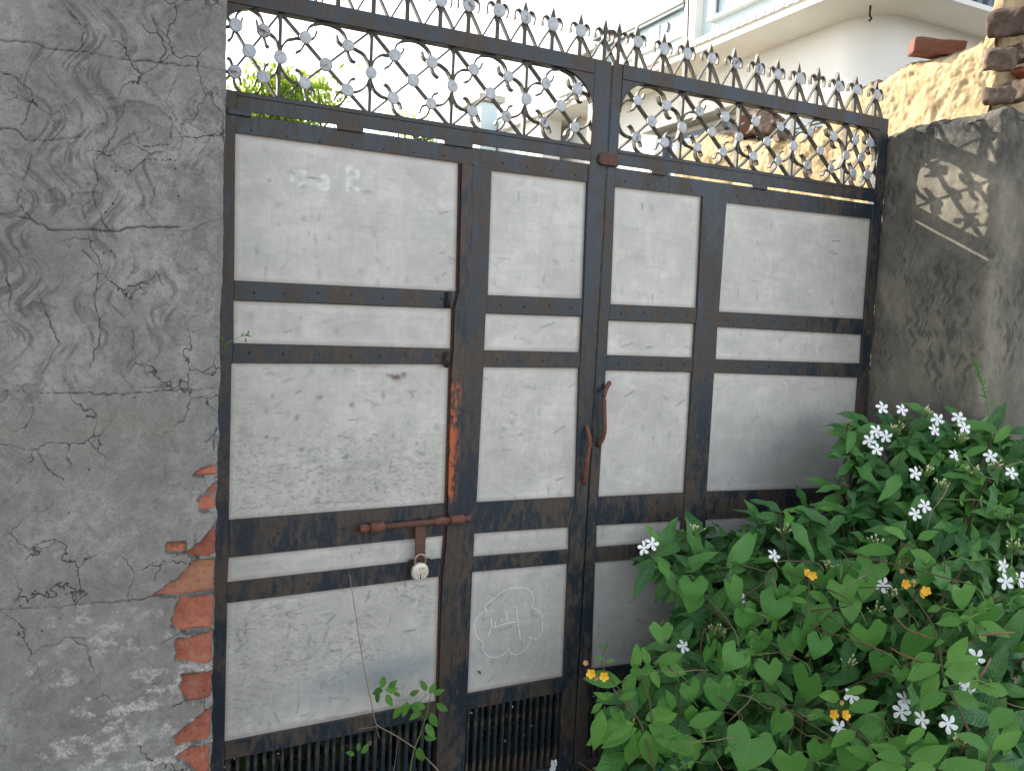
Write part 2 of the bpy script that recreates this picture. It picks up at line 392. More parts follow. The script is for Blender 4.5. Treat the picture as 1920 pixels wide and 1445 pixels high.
M = dict(
    frame=mat_frame(), primer=mat_frame_primer(), panel=mat_panel(), disc=mat_disc(),
    rust=mat_rust('rusted_iron', (.165, .075, .050), (.085, .050, .040)),
    rustred=mat_rust('red_rusted_handle', (.22, .085, .055), (.11, .052, .040)),
    rustedge=mat_rust('rusty_sheet_edge', (.115, .042, .026), (.035, .024, .020)),
    dark=mat_plain('dark_rivet', (.012, .012, .014), (.04, .032, .028), 90, .6),
    brass=mat_plain('worn_padlock_plating', (.62, .55, .38), (.76, .75, .70), 55, .42, .0004, .25, .5),
    steel=mat_plain('padlock_shackle_steel', (.50, .45, .36), (.30, .15, .07), 60, .4, .0004, .8, .5),
    lockink=mat_plain('rust_brown_stamp', (.20, .09, .03), (.30, .16, .05), 90, .7, 0),
    chalk=mat_plain('white_chalk', (.86, .86, .85), (.90, .90, .89), 300, .95, 0),
    ghost=mat_plain('rubbed_off_whitewash', (.52, .52, .51), (.60, .60, .59), 60, .8, 0, .2),
    cement=mat_plaster_grey(), cement2=mat_plaster_brown(), mud=mat_mud(),
    brick=mat_brick('orange_red_brick', (.34, .105, .070), (.42, .165, .105)),
    brickpale=mat_brick('pale_orange_brick', (.42, .20, .12), (.40, .17, .11)),
    brickdark=mat_brick('weathered_dark_brick', (.115, .085, .070), (.17, .12, .095), (.22, .20, .18), .5),
    brickred=mat_brick('loose_red_brick', (.20, .085, .060), (.15, .065, .050), (.22, .19, .16), .5),
    white=mat_plain('pale_wall_paint', (.76, .76, .73), (.81, .81, .78), 1.4, .85, 0),
    cream=mat_plain('soffit_warm_bounce_paint', (.78, .75, .65), (.85, .83, .76), .9, .9, 0, det=9),  # warm light bounced up onto the soffit is put into this colour
    blue=mat_plain('pale_blue_sky_shade_paint', (.56, .68, .72), (.62, .73, .76), 1.6, .85, 0),  # sky-blue shade of the white parapet, painted in; also the shed fascia
    darkblue=mat_plain('grey_blue_trim', (.13, .17, .21), (.18, .22, .26), 3, .7, 0),
    coping=mat_plain('weathered_coping', (.50, .47, .38), (.40, .39, .34), 4, .9, 0),
    soil=mat_plain('dusty_soil', (.075, .060, .045), (.14, .115, .085), 9, .95, .02, det=9),
    strap=mat_plain('dusty_grille_strap', (.035, .033, .030), (.12, .105, .082), 55, .6, .0008),
    leafA=mat_leaf('jasmine_leaf', (.022, .105, .034), (.115, .310, .062), (.14, .30, .09), .40, .22),
    leafI=mat_leaf('grass_blade', (.020, .075, .026), (.070, .170, .045), (.06, .14, .06), .5, .12),
    leafAy=mat_leaf('young_jasmine_leaf', (.075, .25, .035), (.13, .34, .055), (.15, .30, .09), .38, .30),
    leafB=mat_leaf('heart_vine_leaf', (.060, .21, .035), (.135, .34, .065), (.15, .34, .10), .5, .30, vk=.45, lk=.10),
    leafC=mat_leaf('weed_leaflet', (.070, .24, .035), (.15, .35, .055), (.17, .32, .08), .5, .35),
    leafT=mat_leaf('sunlit_tree_leaf', (.14, .28, .04), (.32, .42, .06), (.2, .34, .07), .6, .60, (.42, .50, .06)),
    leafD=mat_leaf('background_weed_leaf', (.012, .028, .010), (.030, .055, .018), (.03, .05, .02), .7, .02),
    stem=mat_plain('green_brown_stem', (.085, .085, .040), (.12, .075, .045), 60, .8, .0006),
    greenstem=mat_plain('green_stem', (.12, .21, .05), (.17, .25, .07), 40, .6, 0),
    drystem=mat_plain('dry_stem', (.20, .145, .09), (.30, .23, .15), 60, .85, .0005),
    bark=mat_plain('bark', (.10, .08, .06), (.17, .14, .11), 30, .95, .004),
    petal=mat_plain('white_petal', (.78, .80, .80), (.84, .85, .85), 80, .55, 0),
    bud=mat_plain('cream_bud', (.70, .68, .45), (.60, .64, .30), 80, .5, 0),
    yellow=mat_plain('yellow_orange_petal', (.80, .40, .02), (.82, .52, .04), 90, .55, 0),
    dryfl=mat_plain('withered_petal', (.40, .24, .09), (.50, .33, .16), 90, .8, 0),
    pod=mat_plain('brown_seed_pod', (.17, .10, .045), (.24, .13, .06), 60, .7, .0005),
    plastic=mat_plain('white_plastic_scrap', (.62, .66, .70), (.70, .72, .74), 60, .4, 0),
    plasticb=mat_plain('blue_plastic_scrap', (.03, .22, .42), (.05, .28, .50), 60, .4, 0),
)
wg = NT('window_glass'); M['glass'] = wg.fin((.16, .25, .31), .12, 0, .8)

# ------------------------------------------------------------------ ground
def plane(name, x0, x1, y0, y1, z, mat, n=1):
    xs = np.linspace(x0, x1, n+1); ys = np.linspace(y0, y1, n+1)
    v = [(x, y, z) for x in xs for y in ys]; f = [(i*(n+1)+j, (i+1)*(n+1)+j, (i+1)*(n+1)+j+1, i*(n+1)+j+1) for i in range(n) for j in range(n)]
    return ob(name, mk_mesh(name, v, f, mat))
g = plane('ground', -150, 150, -150, 150, -.10, M['soil'], 2); tag(g, kind='structure')

# ------------------------------------------------------------------ left pillar: cement face with cracks, bricks showing at the edge
YF = -.44
def P2(pts, y=YF): return [tuple(on(u, v, 1, y)[[0, 2]]) for u, v in pts]
XE = .2305
xs = np.concatenate([np.linspace(-1.3, -.26, 14)[:-1], np.linspace(-.26, XE, 246)])
zs = np.linspace(-.11, 2.72, 1150)
X, Z = np.meshgrid(xs, zs, indexing='ij'); P3 = np.stack([X, X*0, Z], -1)
h = (fbm(P3*4, 3, 3)-.5)*.007 + (fbm(P3*22, 4, 5)-.5)*.0030 + (fbm(P3*120, 3, 9)-.5)*.0012
big = fbm(P3*5.5, 3, 21)
# trowel marks: streaks that follow a slowly winding, downward flow
def flow(Xa, Za, per=.23, amp=.020, sd=0):
    q = np.stack([Xa*5+sd, Xa*0, Za*2.2], -1); a_ = amp*(.5+1.1*fbm(q, 2, 37+sd))
    return Xa+a_*np.sin(2*math.pi*(Za/per+1.3*fbm(np.stack([Xa*7, Xa*0+sd, Za*1.2], -1), 2, 31+sd)))+.012*(fbm(np.stack([Xa*16, Xa*0, Za*16], -1), 3, 33+sd)-.5)
fx = flow(X, Z, .15, .024)
st1 = fbm(np.stack([fx*240, fx*0, Z*22], -1), 3, 44, .6); st2 = fbm(np.stack([fx*75, fx*0, Z*16], -1), 4, 46, .65)
cm = sstep(.40, .56, fbm(np.stack([fx*16+3, X*0, Z*7], -1), 4, 41))*(.28+.72*sstep(.9, 1.6, Z+.5*(big-.5)))*(.35+.65*sstep(.23, .10, X+.10*(big-.5)))
comb_a = sstep(.49, .64, st1*.5+st2*.5)*cm; h -= .0016*comb_a
lob = fbm(np.stack([fx*34, fx*0, Z*24], -1), 6, 48, .70)
stain = sstep(.53, .62, lob)*sstep(.42, .60, fbm(np.stack([X*6, X*0, Z*4], -1), 3, 49))*(.35+.65*sstep(1.0, 1.7, Z)); h -= .0009*stain
crack_lip_shade = np.zeros_like(X)
def wob(pts, amp=.003):
    out = []
    for k in range(len(pts)-1):
        a, b = np.array(pts[k]), np.array(pts[k+1]); n = max(2, int(np.hypot(*(b-a))/.009))
        for i in range(n):
            out.append(a+(b-a)*i/n+rng.normal(0, amp, 2)*(i > 0)*.6)
    out.append(np.array(pts[-1])); return [tuple(q) for q in out]
CRS = .72
CR = [([(0, 75), (60, 80), (100, 93), (160, 97), (190, 105), (240, 113), (300, 117), (420, 132)], .0016),
      ([(0, 242), (30, 243), (60, 265), (110, 262), (150, 255)], .0013), ([(0, 402), (60, 412), (90, 430), (170, 430), (210, 433), (270, 425), (335, 426)], .0020),
      ([(75, 737), (140, 738), (240, 738), (290, 734), (310, 732), (400, 728)], .0015), ([(0, 1143), (80, 1140), (130, 1135), (200, 1130), (260, 1125), (300, 1115), (385, 1104)], .0015),
      ([(285, 30), (295, 62), (312, 92), (300, 116)], .0013), ([(175, 300), (183, 335), (176, 372), (190, 410), (205, 432)], .0013), ([(250, 250), (262, 275), (320, 270), (322, 225), (300, 205)], .0012),
      ([(40, 235), (62, 190), (60, 170), (20, 140), (0, 135)], .0012), ([(155, 470), (185, 500), (178, 560), (190, 620), (170, 690)], .0013),
      ([(75, 560), (110, 640), (80, 700)], .0014), ([(0, 832), (70, 845), (90, 880), (120, 900)], .0014), ([(60, 290), (30, 380), (60, 410)], .0010),
      ([(385, 830), (398, 815), (402, 845)], .0018), ([(300, 1210), (330, 1190), (350, 1185)], .0018), ([(210, 300), (240, 330), (270, 300), (335, 300)], .0010),
      ([(235, 190), (215, 250), (180, 300)], .0011), ([(330, 150), (310, 190), (350, 250)], .0009), ([(130, 20), (160, 60), (150, 95)], .0010), ([(335, 1040), (300, 1060), (290, 1090)], .0010)]
for pts, wd in CR:
    d = seg_dist(X, Z, wob(P2(pts))); wv = CRS*wd*(.4+1.2*fbm(P3*30, 2, 51))
    c_ = np.exp(-(d/wv)**2); crack_lip_shade = np.maximum(crack_lip_shade, c_*(.45+.55*sstep(.35, .5, fbm(P3*16, 2, 55)))); h -= .0030*c_
def inpoly(Xa, Za, poly):
    r = np.zeros(Xa.shape, bool); n = len(poly)
    for i in range(n):
        (x1, z1), (x2, z2) = poly[i], poly[(i+1) % n]
        c_ = ((z1 > Za) != (z2 > Za)) & (Xa < (x2-x1)*(Za-z1)/(z2-z1+1e-12)+x1); r ^= c_
    return r
def softpoly(poly, soft=.004, wobb=.006):
    w1 = (fbm(P3*45, 3, 61)-.5)*2*wobb; w2 = (fbm(P3*45+9, 3, 63)-.5)*2*wobb
    ins = inpoly(X+w1, Z+w2, poly); return ins.astype(float)
flake = np.zeros_like(X)
for pts in ([(118, 378), (140, 360), (195, 358), (192, 395), (160, 425), (135, 410)], [(35, 588), (58, 566), (108, 578), (100, 592), (60, 600)], [(32, 735), (45, 718), (75, 722), (75, 748), (45, 755)],
            [(80, 362), (105, 350), (112, 380), (85, 385)], [(0, 735), (14, 730), (14, 752), (0, 756)], [(205, 200), (250, 190), (300, 200), (290, 215), (220, 215)]):
    k = softpoly(P2(pts)); flake = np.maximum(flake, k*.75); h -= .0022*k
# salt bloom low on the wall
sl = fbm(P3*np.array([30, 1, 38]), 5, 71, .6); low = sstep(.98, .42, Z+.25*(fbm(P3*5, 3, 73)-.5))
veil = fbm(P3*np.array([6.5, 1, 9]), 4, 77); s2 = fbm(P3*np.array([75, 1, 85]), 4, 78, .7)
sm_ = sl*.62+s2*.38
salt = np.maximum(sstep(.575-.07*low, .66-.05*low, sm_)*low*sstep(.46, .60, veil), .55*sstep(.66, .74, sm_)*sstep(1.35, .9, Z))
# broken edge
BR = [[(364, 890), (372, 880), (386, 872), (397, 848), (399, 892)], [(372, 934), (384, 907), (396, 904), (399, 956), (375, 955)],
      [(384, 976), (396, 970), (398, 1036), (371, 1044), (352, 1032), (377, 1016)], [(292, 1111), (335, 1086), (361, 1055), (396, 1050), (396, 1104), (340, 1115)],
      [(323, 1171), (339, 1121), (395, 1118), (397, 1176), (343, 1183)], [(331, 1202), (392, 1186), (391, 1252), (331, 1238)],
      [(340, 1266), (391, 1263), (391, 1314), (358, 1314), (342, 1296)], [(326, 1381), (352, 1362), (384, 1320), (393, 1381), (334, 1397)],
      [(326, 1421), (358, 1402), (391, 1400), (393, 1470), (366, 1450), (356, 1431)], [(336, 1480), (393, 1475), (393, 1530), (336, 1530)], [(314, 1019), (347, 1017), (345, 1034), (314, 1034)]]
hole = np.zeros_like(X)
for b in BR:
    pb = P2(b); cx = sum(q[0] for q in pb)/len(pb); cz = sum(q[1] for q in pb)/len(pb)
    pb = [(cx+(x-cx)*1.06+(.03 if x > .20 else 0), cz+(z-cz)*1.10) for x, z in pb]
    hole = np.maximum(hole, softpoly(pb, wobb=.004))
edge_r = sstep(XE-.018, XE, X); h = h-edge_r**2*.006-.004*edge_r*(fbm(P3*40, 3, 81))
hb_ = hole.copy(); bl_ = hole.copy()
for _ in range(2):
    bl_ = np.maximum.reduce([bl_, np.roll(bl_, 1, 0), np.roll(bl_, -1, 0), np.roll(bl_, 1, 1), np.roll(bl_, -1, 1)])
lip = (bl_ > .5) & (hole < .5); crack_lip_shade = np.maximum(crack_lip_shade, np.where(lip, .62*(fbm(P3*90, 2, 85) > .38), 0)); h += np.where(lip, .0015*fbm(P3*120, 2, 86), 0)  # dark rim round the holes: shadow edge of the plaster lip, painted in
h = np.where(hole > .5, -.024+.004*fbm(P3*60, 2, 83), h)
YY = YF-h
V = np.stack([X, YY, Z], -1).reshape(-1, 3)
V[:, 0] += np.where(V[:, 0] > XE-.012, (fbm(np.stack([Z.ravel()*0, Z.ravel()*0, Z.ravel()*26], -1), 4, 91)-.5)*.008, 0)
F = grid_faces(len(xs), len(zs))
lp = thing('plastered_pillar', 'cracked grey cement pillar on the left with red bricks showing along its broken edge', 'pillar', (-.5, -.2, -.1))
me = np_mesh('cement_face', V, F, M['cement'], True, dict(crack_lip_shade=crack_lip_shade*.9, comb=comb_a, stain=stain, flake=flake*.8, salt=salt*(hole < .5)))
ob('cement_face', me, lp)
v, f = boxv(-1.3, XE-.006, YF+.017, .16, -.11, 2.72); ob('brick_core', mk_mesh('brick_core', v, f, M['cement']), lp)
zc = [848, 904, 969, 1050, 1118, 1186, 1263, 1320, 1400, 1475]; ze = [893, 957, 1045, 1113, 1182, 1252, 1314, 1395, 1470, 1530]
for k in range(10):
    z1 = on(390, zc[k], 1, YF)[2]; z0 = on(390, ze[k], 1, YF)[2]; xl = .06 if k != 3 else -.0
    V_, F_ = rough_box((XE-xl, .05, z1-z0), .0035, .0065, 42, 40+k, .008)
    V_ += np.array([(XE+xl)/2-.003, YF+.013+.025+rng.uniform(-.004, .003), (z0+z1)/2])
    ob('brick', np_mesh('brick', V_, F_, M['brickpale'] if k in (3,) else M['brick']), lp)
V_, F_ = rough_box((.05, .05, .03), .004, .003, 50, 77, .005); q = on(330, 1026, 1, YF); ob('brick', np_mesh('brick', V_+np.array([q[0], YF+.034, q[2]]), F_, M['brick']), lp)

# ------------------------------------------------------------------ right pillar
XR = 2.725; ZT = 2.235
def post_r(V):
    x, y, z = V[:, 0], V[:, 1], V[:, 2]
    return V
sz = (.62, .50, ZT+.11); cen = np.array([XR+.31, -.22, (ZT-.11)/2])
V_, F_ = rough_box(sz, .0050, .006, 9, 5, .020)
Q = V_+cen
n_ = (fbm(Q*30, 4, 8)-.5)*.006
ph = flow(Q[:, 1]+Q[:, 0], Q[:, 2], .07, .0055, 5)
cb = sstep(.50, .68, fbm(np.stack([ph*130, ph*0, Q[:, 2]*26], -1), 3, 16))*sstep(.42, .58, fbm(Q*np.array([8, 8, 4]), 3, 17))
left = (np.abs(V_[:, 0]+sz[0]/2) < .02); front = (np.abs(V_[:, 1]+sz[1]/2) < .02); top = V_[:, 2] > sz[2]/2-.03
Q[:, 0] += np.where(left, n_-.0012*cb*0+.0016*cb, 0); Q[:, 1] += np.where(front, n_+.0016*cb, 0)
Q[:, 2] += np.where(top, (fbm(Q*np.array([14, 14, 1]), 4, 18)-.5)*.045-.02*sstep(-.10, .03, Q[:, 1]), 0)
mould = np.maximum(sstep(1.95, 2.22, Q[:, 2]+.5*(fbm(Q*4, 3, 19)-.5)), .35*sstep(.5, .6, fbm(Q*3, 3, 20)))*(.25+.75*sstep(-.02, -.22, Q[:, 1]+.12*(fbm(Q*7, 2, 22)-.5)))
rp = thing('cement_pillar', 'weathered brown grey cement pillar on the right with sunlight stripes cast on its side', 'pillar', tuple(cen*np.array([1, 1, 0])))
ob('pillar_body', np_mesh('pillar_body', Q, F_, M['cement2'], True, dict(comb=cb, mould=mould)), rp)

# ------------------------------------------------------------------ the gate
QP = {(0, 0): [(440, 250), (858, 306), (853, 546), (438, 526)], (0, 2): [(437, 563), (845, 578), (843, 653), (437, 643)], (0, 4): [(433, 680), (840, 682), (832, 942), (428, 973)],
      (0, 6): [(428, 1043), (830, 1002), (826, 1045), (425, 1090)], (0, 8): [(425, 1128), (822, 1078), (815, 1312), (420, 1388)],
      (2, 0): [(918, 320), (1098, 342), (1090, 560), (911, 553)], (2, 2): [(907, 587), (1088, 593), (1085, 660), (904, 656)], (2, 4): [(903, 687), (1083, 689), (1076, 930), (890, 940)],
      (2, 6): [(886, 998), (1065, 986), (1064, 1028), (884, 1042)], (2, 8): [(882, 1070), (1062, 1054), (1053, 1266), (873, 1298)],
      (4, 0): [(1149, 350), (1313, 369), (1303, 577), (1141, 570)], (4, 2): [(1137, 600), (1300, 606), (1296, 670), (1134, 665)], (4, 4): [(1132, 693), (1294, 697), (1280, 922), (1118, 930)],
      (4, 6): [(1115, 983), (1275, 974), (1273, 1012), (1114, 1024)], (4, 8): [(1112, 1052), (1270, 1039), (1258, 1232), (1105, 1252)],
      (6, 0): [(1357, 380), (1630, 411), (1616, 598), (1343, 584)], (6, 2): [(1340, 612), (1613, 627), (1610, 681), (1337, 673)], (6, 4): [(1334, 698), (1606, 707), (1590, 912), (1320, 920)],
      (6, 6): [(1318, 972), (1588, 957), (1586, 990), (1316, 1008)], (6, 8): [(1313, 1034), (1584, 1012), (1570, 1190), (1302, 1226)]}
WQ = {k: [gxz(*p) for p in q] for k, q in QP.items()}
YG = -.014                                    # front of the frame
SEAM0, SEAM1 = 1.4515, 1.4575
ZB = -.085
gl = thing('gate_leaf', 'left leaf of the rusty iron gate with the padlocked slide bolt', 'gate leaf', (.25, 0, -.1), 'two leaves of the iron gate')
gr = thing('gate_leaf', 'right leaf of the rusty black iron gate partly hidden by the flowering shrub', 'gate leaf', (2.7, 0, -.1), 'two leaves of the iron gate')
def leaf_of(c): return gl if c < 4 else gr
def member(name, poly, par, y0=YG, y1=.016, mat='frame', bw=.0016):
    v, f = prism(poly, y0, y1); o = ob(name, mk_mesh(name, v, f, M[mat]), par); bevel(o, bw); return o
LV = [0, 2, 4, 6, 8]
def edge_poly(c, side):
    i = (0, 3) if side == 0 else (1, 2)
    return [p for l in LV for p in (WQ[(c, l)][i[0]], WQ[(c, l)][i[1]])]
ZS0, ZS1, ZM, ZTB, ZTT = 1.945, 1.9535, 2.004, 2.225, 2.272       # slit, mid beam top, top beam
def ext(line, top, bot=ZB):
    return [(line[0][0], top)]+line+[(line[-1][0], bot)]
# stiles
eA = edge_poly(0, 0); eB0 = [(x+.007, z) for x, z in edge_poly(0, 1)]; eB1 = edge_poly(2, 0); eC = edge_poly(2, 1)
eD = edge_poly(4, 0); eE0 = edge_poly(4, 1); eE1 = edge_poly(6, 0); eF = edge_poly(6, 1)
member('stile', [(.246, ZTT), (.262, ZTT), (.262, ZM), (.3088, ZM-.0005), (.3088, ZS0)]+eA+[(eA[-1][0], ZB), (.246, ZB)], gl)
midB = [((a[0]*.62+b[0]*.38), a[1]) for a, b in zip(eB0, eB1)]
tb = 1.8905
member('stile', [(eB0[0][0], tb)]+eB0+[(eB0[-1][0], ZB), (midB[-1][0]-.0008, ZB)]+[(x-.0008, z) for x, z in midB[::-1]]+[(midB[0][0]-.0008, tb)], gl, YG-.004, mat='primer')
member('stile', [(midB[0][0]+.0008, tb)]+[(x+.0008, z) for x, z in midB]+[(midB[-1][0]+.0008, ZB), (eB1[-1][0], ZB)]+eB1[::-1]+[(eB1[0][0], tb)], gl, YG-.001)
member('sheet_edge_strip', [(eB0[0][0]-.006, tb)]+[(x-.006, z) for x, z in eB0]+[(eB0[-1][0]-.006, .20), (eB0[-1][0]-.0012, .20)]+[(x-.0012, z) for x, z in eB0[::-1]]+[(eB0[0][0]-.0012, tb)], gl, YG+.004, mat='rustedge', bw=.0008)
member('stile', [(1.390, ZTT), (1.390, ZS0), (eC[0][0], ZS0-.001)]+eC+[(eC[-1][0], ZB), (SEAM0-.002, ZB), (SEAM0, 1.3), (SEAM0, ZTT)], gl, YG-.002)
member('stile', [(SEAM1, ZTT), (1.494, ZTT), (1.494, ZS0), (eD[0][0], ZS0-.001)]+eD+[(eD[-1][0], ZB), (SEAM1-.002, ZB), (SEAM1, 1.3)], gr, YG-.001)
member('stile', [(eE0[0][0], tb)]+eE0+[(eE0[-1][0], ZB), (eE1[-1][0], ZB)]+eE1[::-1]+[(eE1[0][0], tb)], gr, YG-.001)
member('stile', [(2.657, ZTT), (2.657, ZS0), (eF[0][0], ZS0-.001)]+eF+[(eF[-1][0], ZB), (2.690, ZB), (2.700, 1.2), (2.702, ZTT)], gr)
member('welded_hinge_tube', [(2.7035, 2.22), (2.7035, -.05), (2.723, -.05), (2.723, 2.22)], gr, .000, .014)
# rails between panels
for c in (0, 2, 4, 6):
    L = leaf_of(c); off = .0012 if c in (0, 6) else .0
    for a, b in ((0, 2), (2, 4), (4, 6), (6, 8)):
        A, B = WQ[(c, a)], WQ[(c, b)]
        member('rail', [A[3], A[2], B[1], B[0]], L, YG+.001+off)
    A = WQ[(c, 8)]
    member('rail', [A[3], A[2], (A[2][0], A[2][1]-.052), (A[3][0], A[3][1]-.052)], L, YG+.001+off)
    member('rail', [(A[3][0], ZB+.03), (A[2][0], ZB+.03), (A[2][0], ZB), (A[3][0], ZB)], L, YG+.001+off)
# top rail above the panels, mid beam (an angle with a raised flange) and top beam
TL = WQ[(0, 0)]; TN = WQ[(2, 0)]; TR_ = WQ[(4, 0)]; TW = WQ[(6, 0)]
member('top_rail', [(eA[0][0], ZS0), TL[0], TL[1], (TL[1][0]+.0005, tb+.0002), (TN[0][0], tb+.0002), TN[0], TN[1], (eC[0][0], ZS0)], gl, YG+.0015, -.0085, bw=.0008)
member('top_rail', [(eD[0][0], ZS0), TR_[0], TR_[1], (TR_[1][0], tb+.0002), (TW[0][0], tb+.0002), TW[0], TW[1], (eF[0][0], ZS0)], gr, YG+.0015, -.0085, bw=.0008)
for L, xa, xb, xc, xd in ((gl, .309, 1.390, .2622, 1.390), (gr, 1.494, 2.657, 1.494, 2.657)):
    member('mid_beam', [(xa, ZS1), (xb, ZS1), (xb, ZM-.014), (xa, ZM-.014)], L, YG-.003, -.012, bw=.0008)
    member('mid_beam_flange', [(xa, ZM-.0128), (xb, ZM-.0128), (xb, ZM), (xa, ZM)], L, YG, .020)
    member('top_beam', [(xc, ZTB), (xd, ZTB), (xd, ZTT), (xc, ZTT)], L, YG-.004, .020)
def gusset(x0, sx, zt, rx, rz, L):
    pts = [(x0, zt), (x0+sx*rx, zt)]
    for k in range(1, 8):
        a = math.pi/2*k/8; pts.append((x0+sx*rx*(1-math.sin(a)), zt-rz*(1-math.cos(a))))
    pts.append((x0, zt-rz)); member('corner_plate', pts, L, YG-.0025, -.004, bw=.0006)
gusset(.2625, 1, ZTB-.0005, .105, .085, gl); gusset(1.3895, -1, ZTB-.0005, .125, .110, gl)
gusset(1.4945, 1, ZTB-.0005, .105, .105, gr); gusset(2.6565, -1, ZTB-.0005, .095, .105, gr)
# weld plates closing the slit here and there
for ua, ub, va, L in ((628, 678, 243, gl), (829, 882, 270, gl), (425, 470, 205, gl), (1216, 1243, 333, gr), (1404, 1432, 355, gr)):
    xa = gxz(ua, va)[0]; xb = gxz(ub, va+5)[0]; member('weld_plate', [(xa, ZS0-.004), (xb, ZS0-.004), (xb, ZS1+.003), (xa, ZS1+.003)], L, YG-.006, -.002, bw=.001)
# sheet panels
def cpx(L, ox, oy, s): return [gxz(ox+x/s, oy+y/s, -.008) for x, y in L]
gh = [[(432, 312), (400, 305), (378, 325), (380, 352), (400, 368), (430, 358)], [(500, 345), (530, 328), (542, 350), (540, 385), (510, 385), (505, 368), (538, 362)], [(640, 395), (640, 292), (680, 300), (682, 335), (645, 342), (685, 392)]]
GH = [crom(cpx(l, 400, 200, 2.526), 4) for l in gh]
# finger marks and grime spots, as seen (pixel centre, radius in mm x, z, strength)
SM = [(547, 325, 7, 9, .35), (507, 340, 4, 3, .6), (568, 348, 7, 6, .45), (600, 350, 6, 6, .3), (654, 353, 4, 4, .6), (690, 360, 14, 6, .3), (520, 385, 6, 6, .3), (570, 410, 7, 9, .3), (598, 405, 5, 14, .25), (523, 418, 3, 9, .3), (578, 438, 4, 8, .35), (591, 446, 4, 8, .4), (703, 437, 6, 8, .3), (708, 463, 4, 8, .3),
      (570, 470, 5, 6, .35), (592, 482, 3, 4, .3), (598, 515, 8, 12, .35), (675, 507, 6, 5, .3), (706, 487, 6, 8, .25), (452, 487, 5, 6, .3), (447, 360, 4, 12, .35), (445, 400, 4, 10, .3), (480, 470, 5, 12, .25),
      (512, 742, 5, 10, .4), (600, 745, 6, 7, .65), (594, 745, 3, 5, .6), (660, 759, 6, 8, .75), (719, 741, 4, 9, .6), (698, 756, 4, 8, .4), (774, 742, 5, 9, .35), (557, 783, 4, 8, .7), (500, 818, 4, 5, .9), (520, 822, 13, 3, .5), (566, 842, 7, 5, .6), (584, 843, 8, 4, .5), (650, 855, 6, 9, .6), (781, 832, 4, 7, .5), (696, 824, 3, 5, .6), (614, 843, 5, 3, .5), (500, 768, 6, 9, .35), (585, 694, 8, 9, .35), (627, 694, 5, 7, .35), (655, 693, 12, 3, .6), (500, 690, 10, 3, .45), (510, 700, 7, 3, .45),
      (590, 862, 12, 5, .4), (725, 858, 7, 9, .25), (620, 880, 30, 8, .25), (700, 870, 40, 10, .2), (440, 870, 10, 25, .2), (460, 810, 18, 22, .25), (765, 792, 4, 8, .4), (738, 815, 3, 8, .4),
      (960, 790, 6, 12, .4), (945, 805, 9, 6, .35), (975, 815, 12, 3, .35), (940, 820, 8, 6, .3), (1050, 780, 3, 12, .3), (905, 1045, 3, 8, .3), (905, 1072, 4, 9, .45), (913, 1102, 3, 3, .5), (940, 1112, 5, 8, .35), (949, 1126, 3, 5, .5), (1006, 1155, 8, 4, .5), (1049, 1077, 6, 3, .5), (1000, 1200, 3, 12, .4), (978, 1205, 3, 9, .35), (1020, 520, 1.5, 16, .5), (950, 420, 2, 20, .2), (1190, 430, 18, 6, .2), (1200, 480, 24, 30, .15), (1225, 820, 1.5, 12, .6), (1181, 800, 3, 3, .6)]
RU = [(742, 707, 16, 9, 1.0), (728, 705, 7, 4, .9), (758, 702, 8, 7, .9), (846, 545, 14, 5, .5), (700, 686, 40, 2.5, .5), (455, 292, 3, 3, .3), (1226, 576, 70, 2.2, .3), (640, 1000, 60, 2, .3), (1050, 1262, 6, 2, .6), (670, 1338, 150, 3.5, .7), (960, 1285, 80, 2.0, .5), (650, 940, 80, 2.5, .4)]
